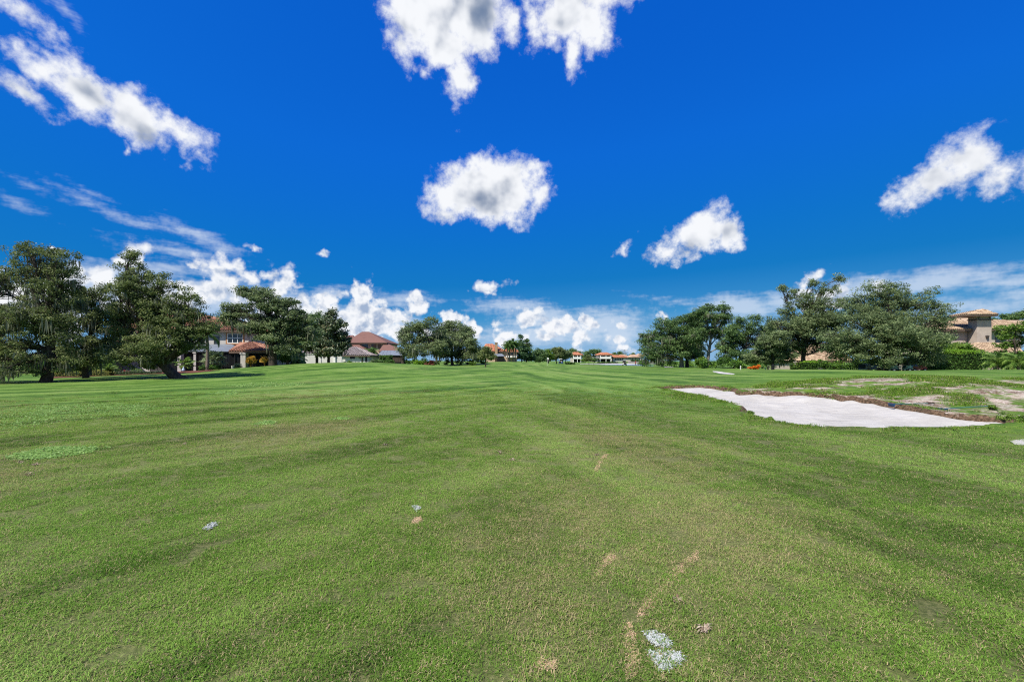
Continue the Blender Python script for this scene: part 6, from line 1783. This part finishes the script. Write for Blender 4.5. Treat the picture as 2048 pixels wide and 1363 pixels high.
patch_blades('dry_scrape', 'short tan scrape left of the long one', [(1232, 1108), (1226, 1120), (1214, 1132), (1196, 1152), (1190, 1150), (1206, 1130), (1220, 1110)], 700, .006, .016, .006, 2.6, M_STRAW, 506)
patch_blades('dry_scrape', 'small orange scrape below the faint paint mark', [(846, 1034), (838, 1044), (826, 1052), (822, 1048), (836, 1036)], 500, .006, .014, .007, 2.6, M_STRAW, 507)
patch_blades('dry_scrape', 'loose tan streak running to the bottom edge of the picture', [(1256, 1250), (1250, 1280), (1262, 1310), (1252, 1362), (1262, 1362), (1276, 1318), (1266, 1286), (1262, 1252)], 900, .006, .014, .006, 2.6, M_STRAW, 508)
patch_blades('dry_scrape', 'ragged tan clump near the bottom edge', [(1072, 1320), (1092, 1316), (1112, 1330), (1104, 1346), (1080, 1340)], 420, .008, .02, .006, 2.4, M_STRAW, 509)
patch_blades('dry_scrape', 'thin tan streak in the middle distance right of centre', [(1216, 908), (1206, 922), (1192, 944), (1188, 942), (1200, 920), (1210, 908)], 500, .008, .018, .009, 2.6, M_STRAW, 510)
rl = np.random.default_rng(9)
for i, (px, py, rr) in enumerate([(770, 890, 4), (1000, 905, 5), (1025, 921, 5), (1192, 911, 4), (1355, 1205, 6), (1410, 1265, 7), (370, 888, 5), (512, 852, 5), (60, 950, 8), (40, 925, 6), (70, 930, 7)]):
    patch_blades('leaf_litter', ['curled dead leaf', 'scrap of dry clippings', 'small brown clod', 'dry leaf scrap'][i % 4] + ' lying on the grass ' + ['left of centre', 'at centre left', 'at centre right of the first scrap', 'right of centre', 'beside the long scrape', 'near the paint mark at right', 'far left of centre', 'near a clover spot', 'below the near clover patch', 'left of the near clover patch', 'under the near clover patch'][i],
                 [(px - rr, py), (px, py - rr * .5), (px + rr, py), (px, py + rr * .5)], 40, .012, .035, .016, 1.8, M_LITTER, 520 + i)
def clover(name, label, outline, n, size, seed):
    r = np.random.default_rng(seed)
    poly = np.array([on_ground(*p)[:2] for p in outline])
    lo, hi = poly.min(0), poly.max(0)
    pts = lo + (hi - lo) * r.random((n * 3, 2))
    sc_ = min((hi - lo).min() * 0.5, 1.0)
    s_ = poly_sd(pts[:, 0], pts[:, 1], poly) + sc_ * (0.35 * wob(pts[:, 0], pts[:, 1], 3.0, seed) + 0.25 * wob(pts[:, 0], pts[:, 1], 8.0, seed + 1) + 0.35 * r.normal(size=len(pts)))
    pts = pts[s_ > 0.12 * sc_][:n]
    c = np.concatenate([pts, ground_base(pts[:, 0], pts[:, 1])[:, None] + 0.008 + 0.018 * r.random(len(pts))[:, None]], 1)
    v, f, t = leaves_np(c, np.tile((0, -0.2, 1.0), (len(c), 1)), size, np.clip(0.5 + 0.5 * (r.random(len(c)) - .5), 0, 1), r, 0.9, 0.35)
    return tag(link(name, mesh_np(name, v, f, M_CLOVER, False, {'tone': ('FACE', t)})), label, 'clover', kind='stuff')
clover('clover_patch', 'large patch of pale clover at the left edge of the fairway', [(-30, 850), (10, 822), (60, 812), (180, 806), (300, 808), (335, 818), (250, 830), (160, 838), (80, 846), (0, 862)], 5200, 0.045, 541)
clover('clover_patch', 'oval patch of bright clover at lower left', [(36, 915), (70, 900), (130, 894), (182, 896), (180, 906), (120, 914), (60, 920)], 2600, 0.04, 542)
clover('clover_patch', 'thin pale clover streak in the distance below the lanai house', [(455, 770), (520, 764), (620, 766), (590, 772), (480, 774)], 1500, 0.08, 543)
clover('clover_patch', 'faint clover streak below the longer distant one', [(405, 787), (450, 780), (490, 782), (460, 790)], 500, 0.07, 544)
clover('clover_patch', 'small bright clover spot left of centre', [(515, 848), (530, 842), (552, 842), (548, 848), (525, 850)], 260, 0.05, 545)
clover('clover_patch', 'small bright clover spot nearer the centre', [(660, 840), (676, 834), (700, 835), (694, 840)], 260, 0.05, 546)
clover('clover_patch', 'tiny pale clover spot right of the large patch', [(252, 834), (268, 828), (284, 829), (276, 835)], 200, 0.045, 547)

# tufts of weeds at the mouth of the bunker
for i, (px, py, s_) in enumerate([(2010, 842, .20), (2040, 845, .17), (1498, 830, .13), (1540, 842, .10), (1985, 820, .13)]):
    make_shrub('weed_tuft', ['bright weed clump at the right end of the bunker', 'weed clump at the picture edge right of the bunker', 'grass tuft on the left lip of the bunker', 'grass tuft on the near lip of the bunker', 'bright weed clump behind the rake handle'][i],
               on_ground(px, py), [(0, 0, s_ * .6, s_, s_ * .8, s_ * .7)], 18, 40, s_ * .35, .07, M_BRIGHT, 560 + i, cat='weed', aspect=0.22, stems=3)
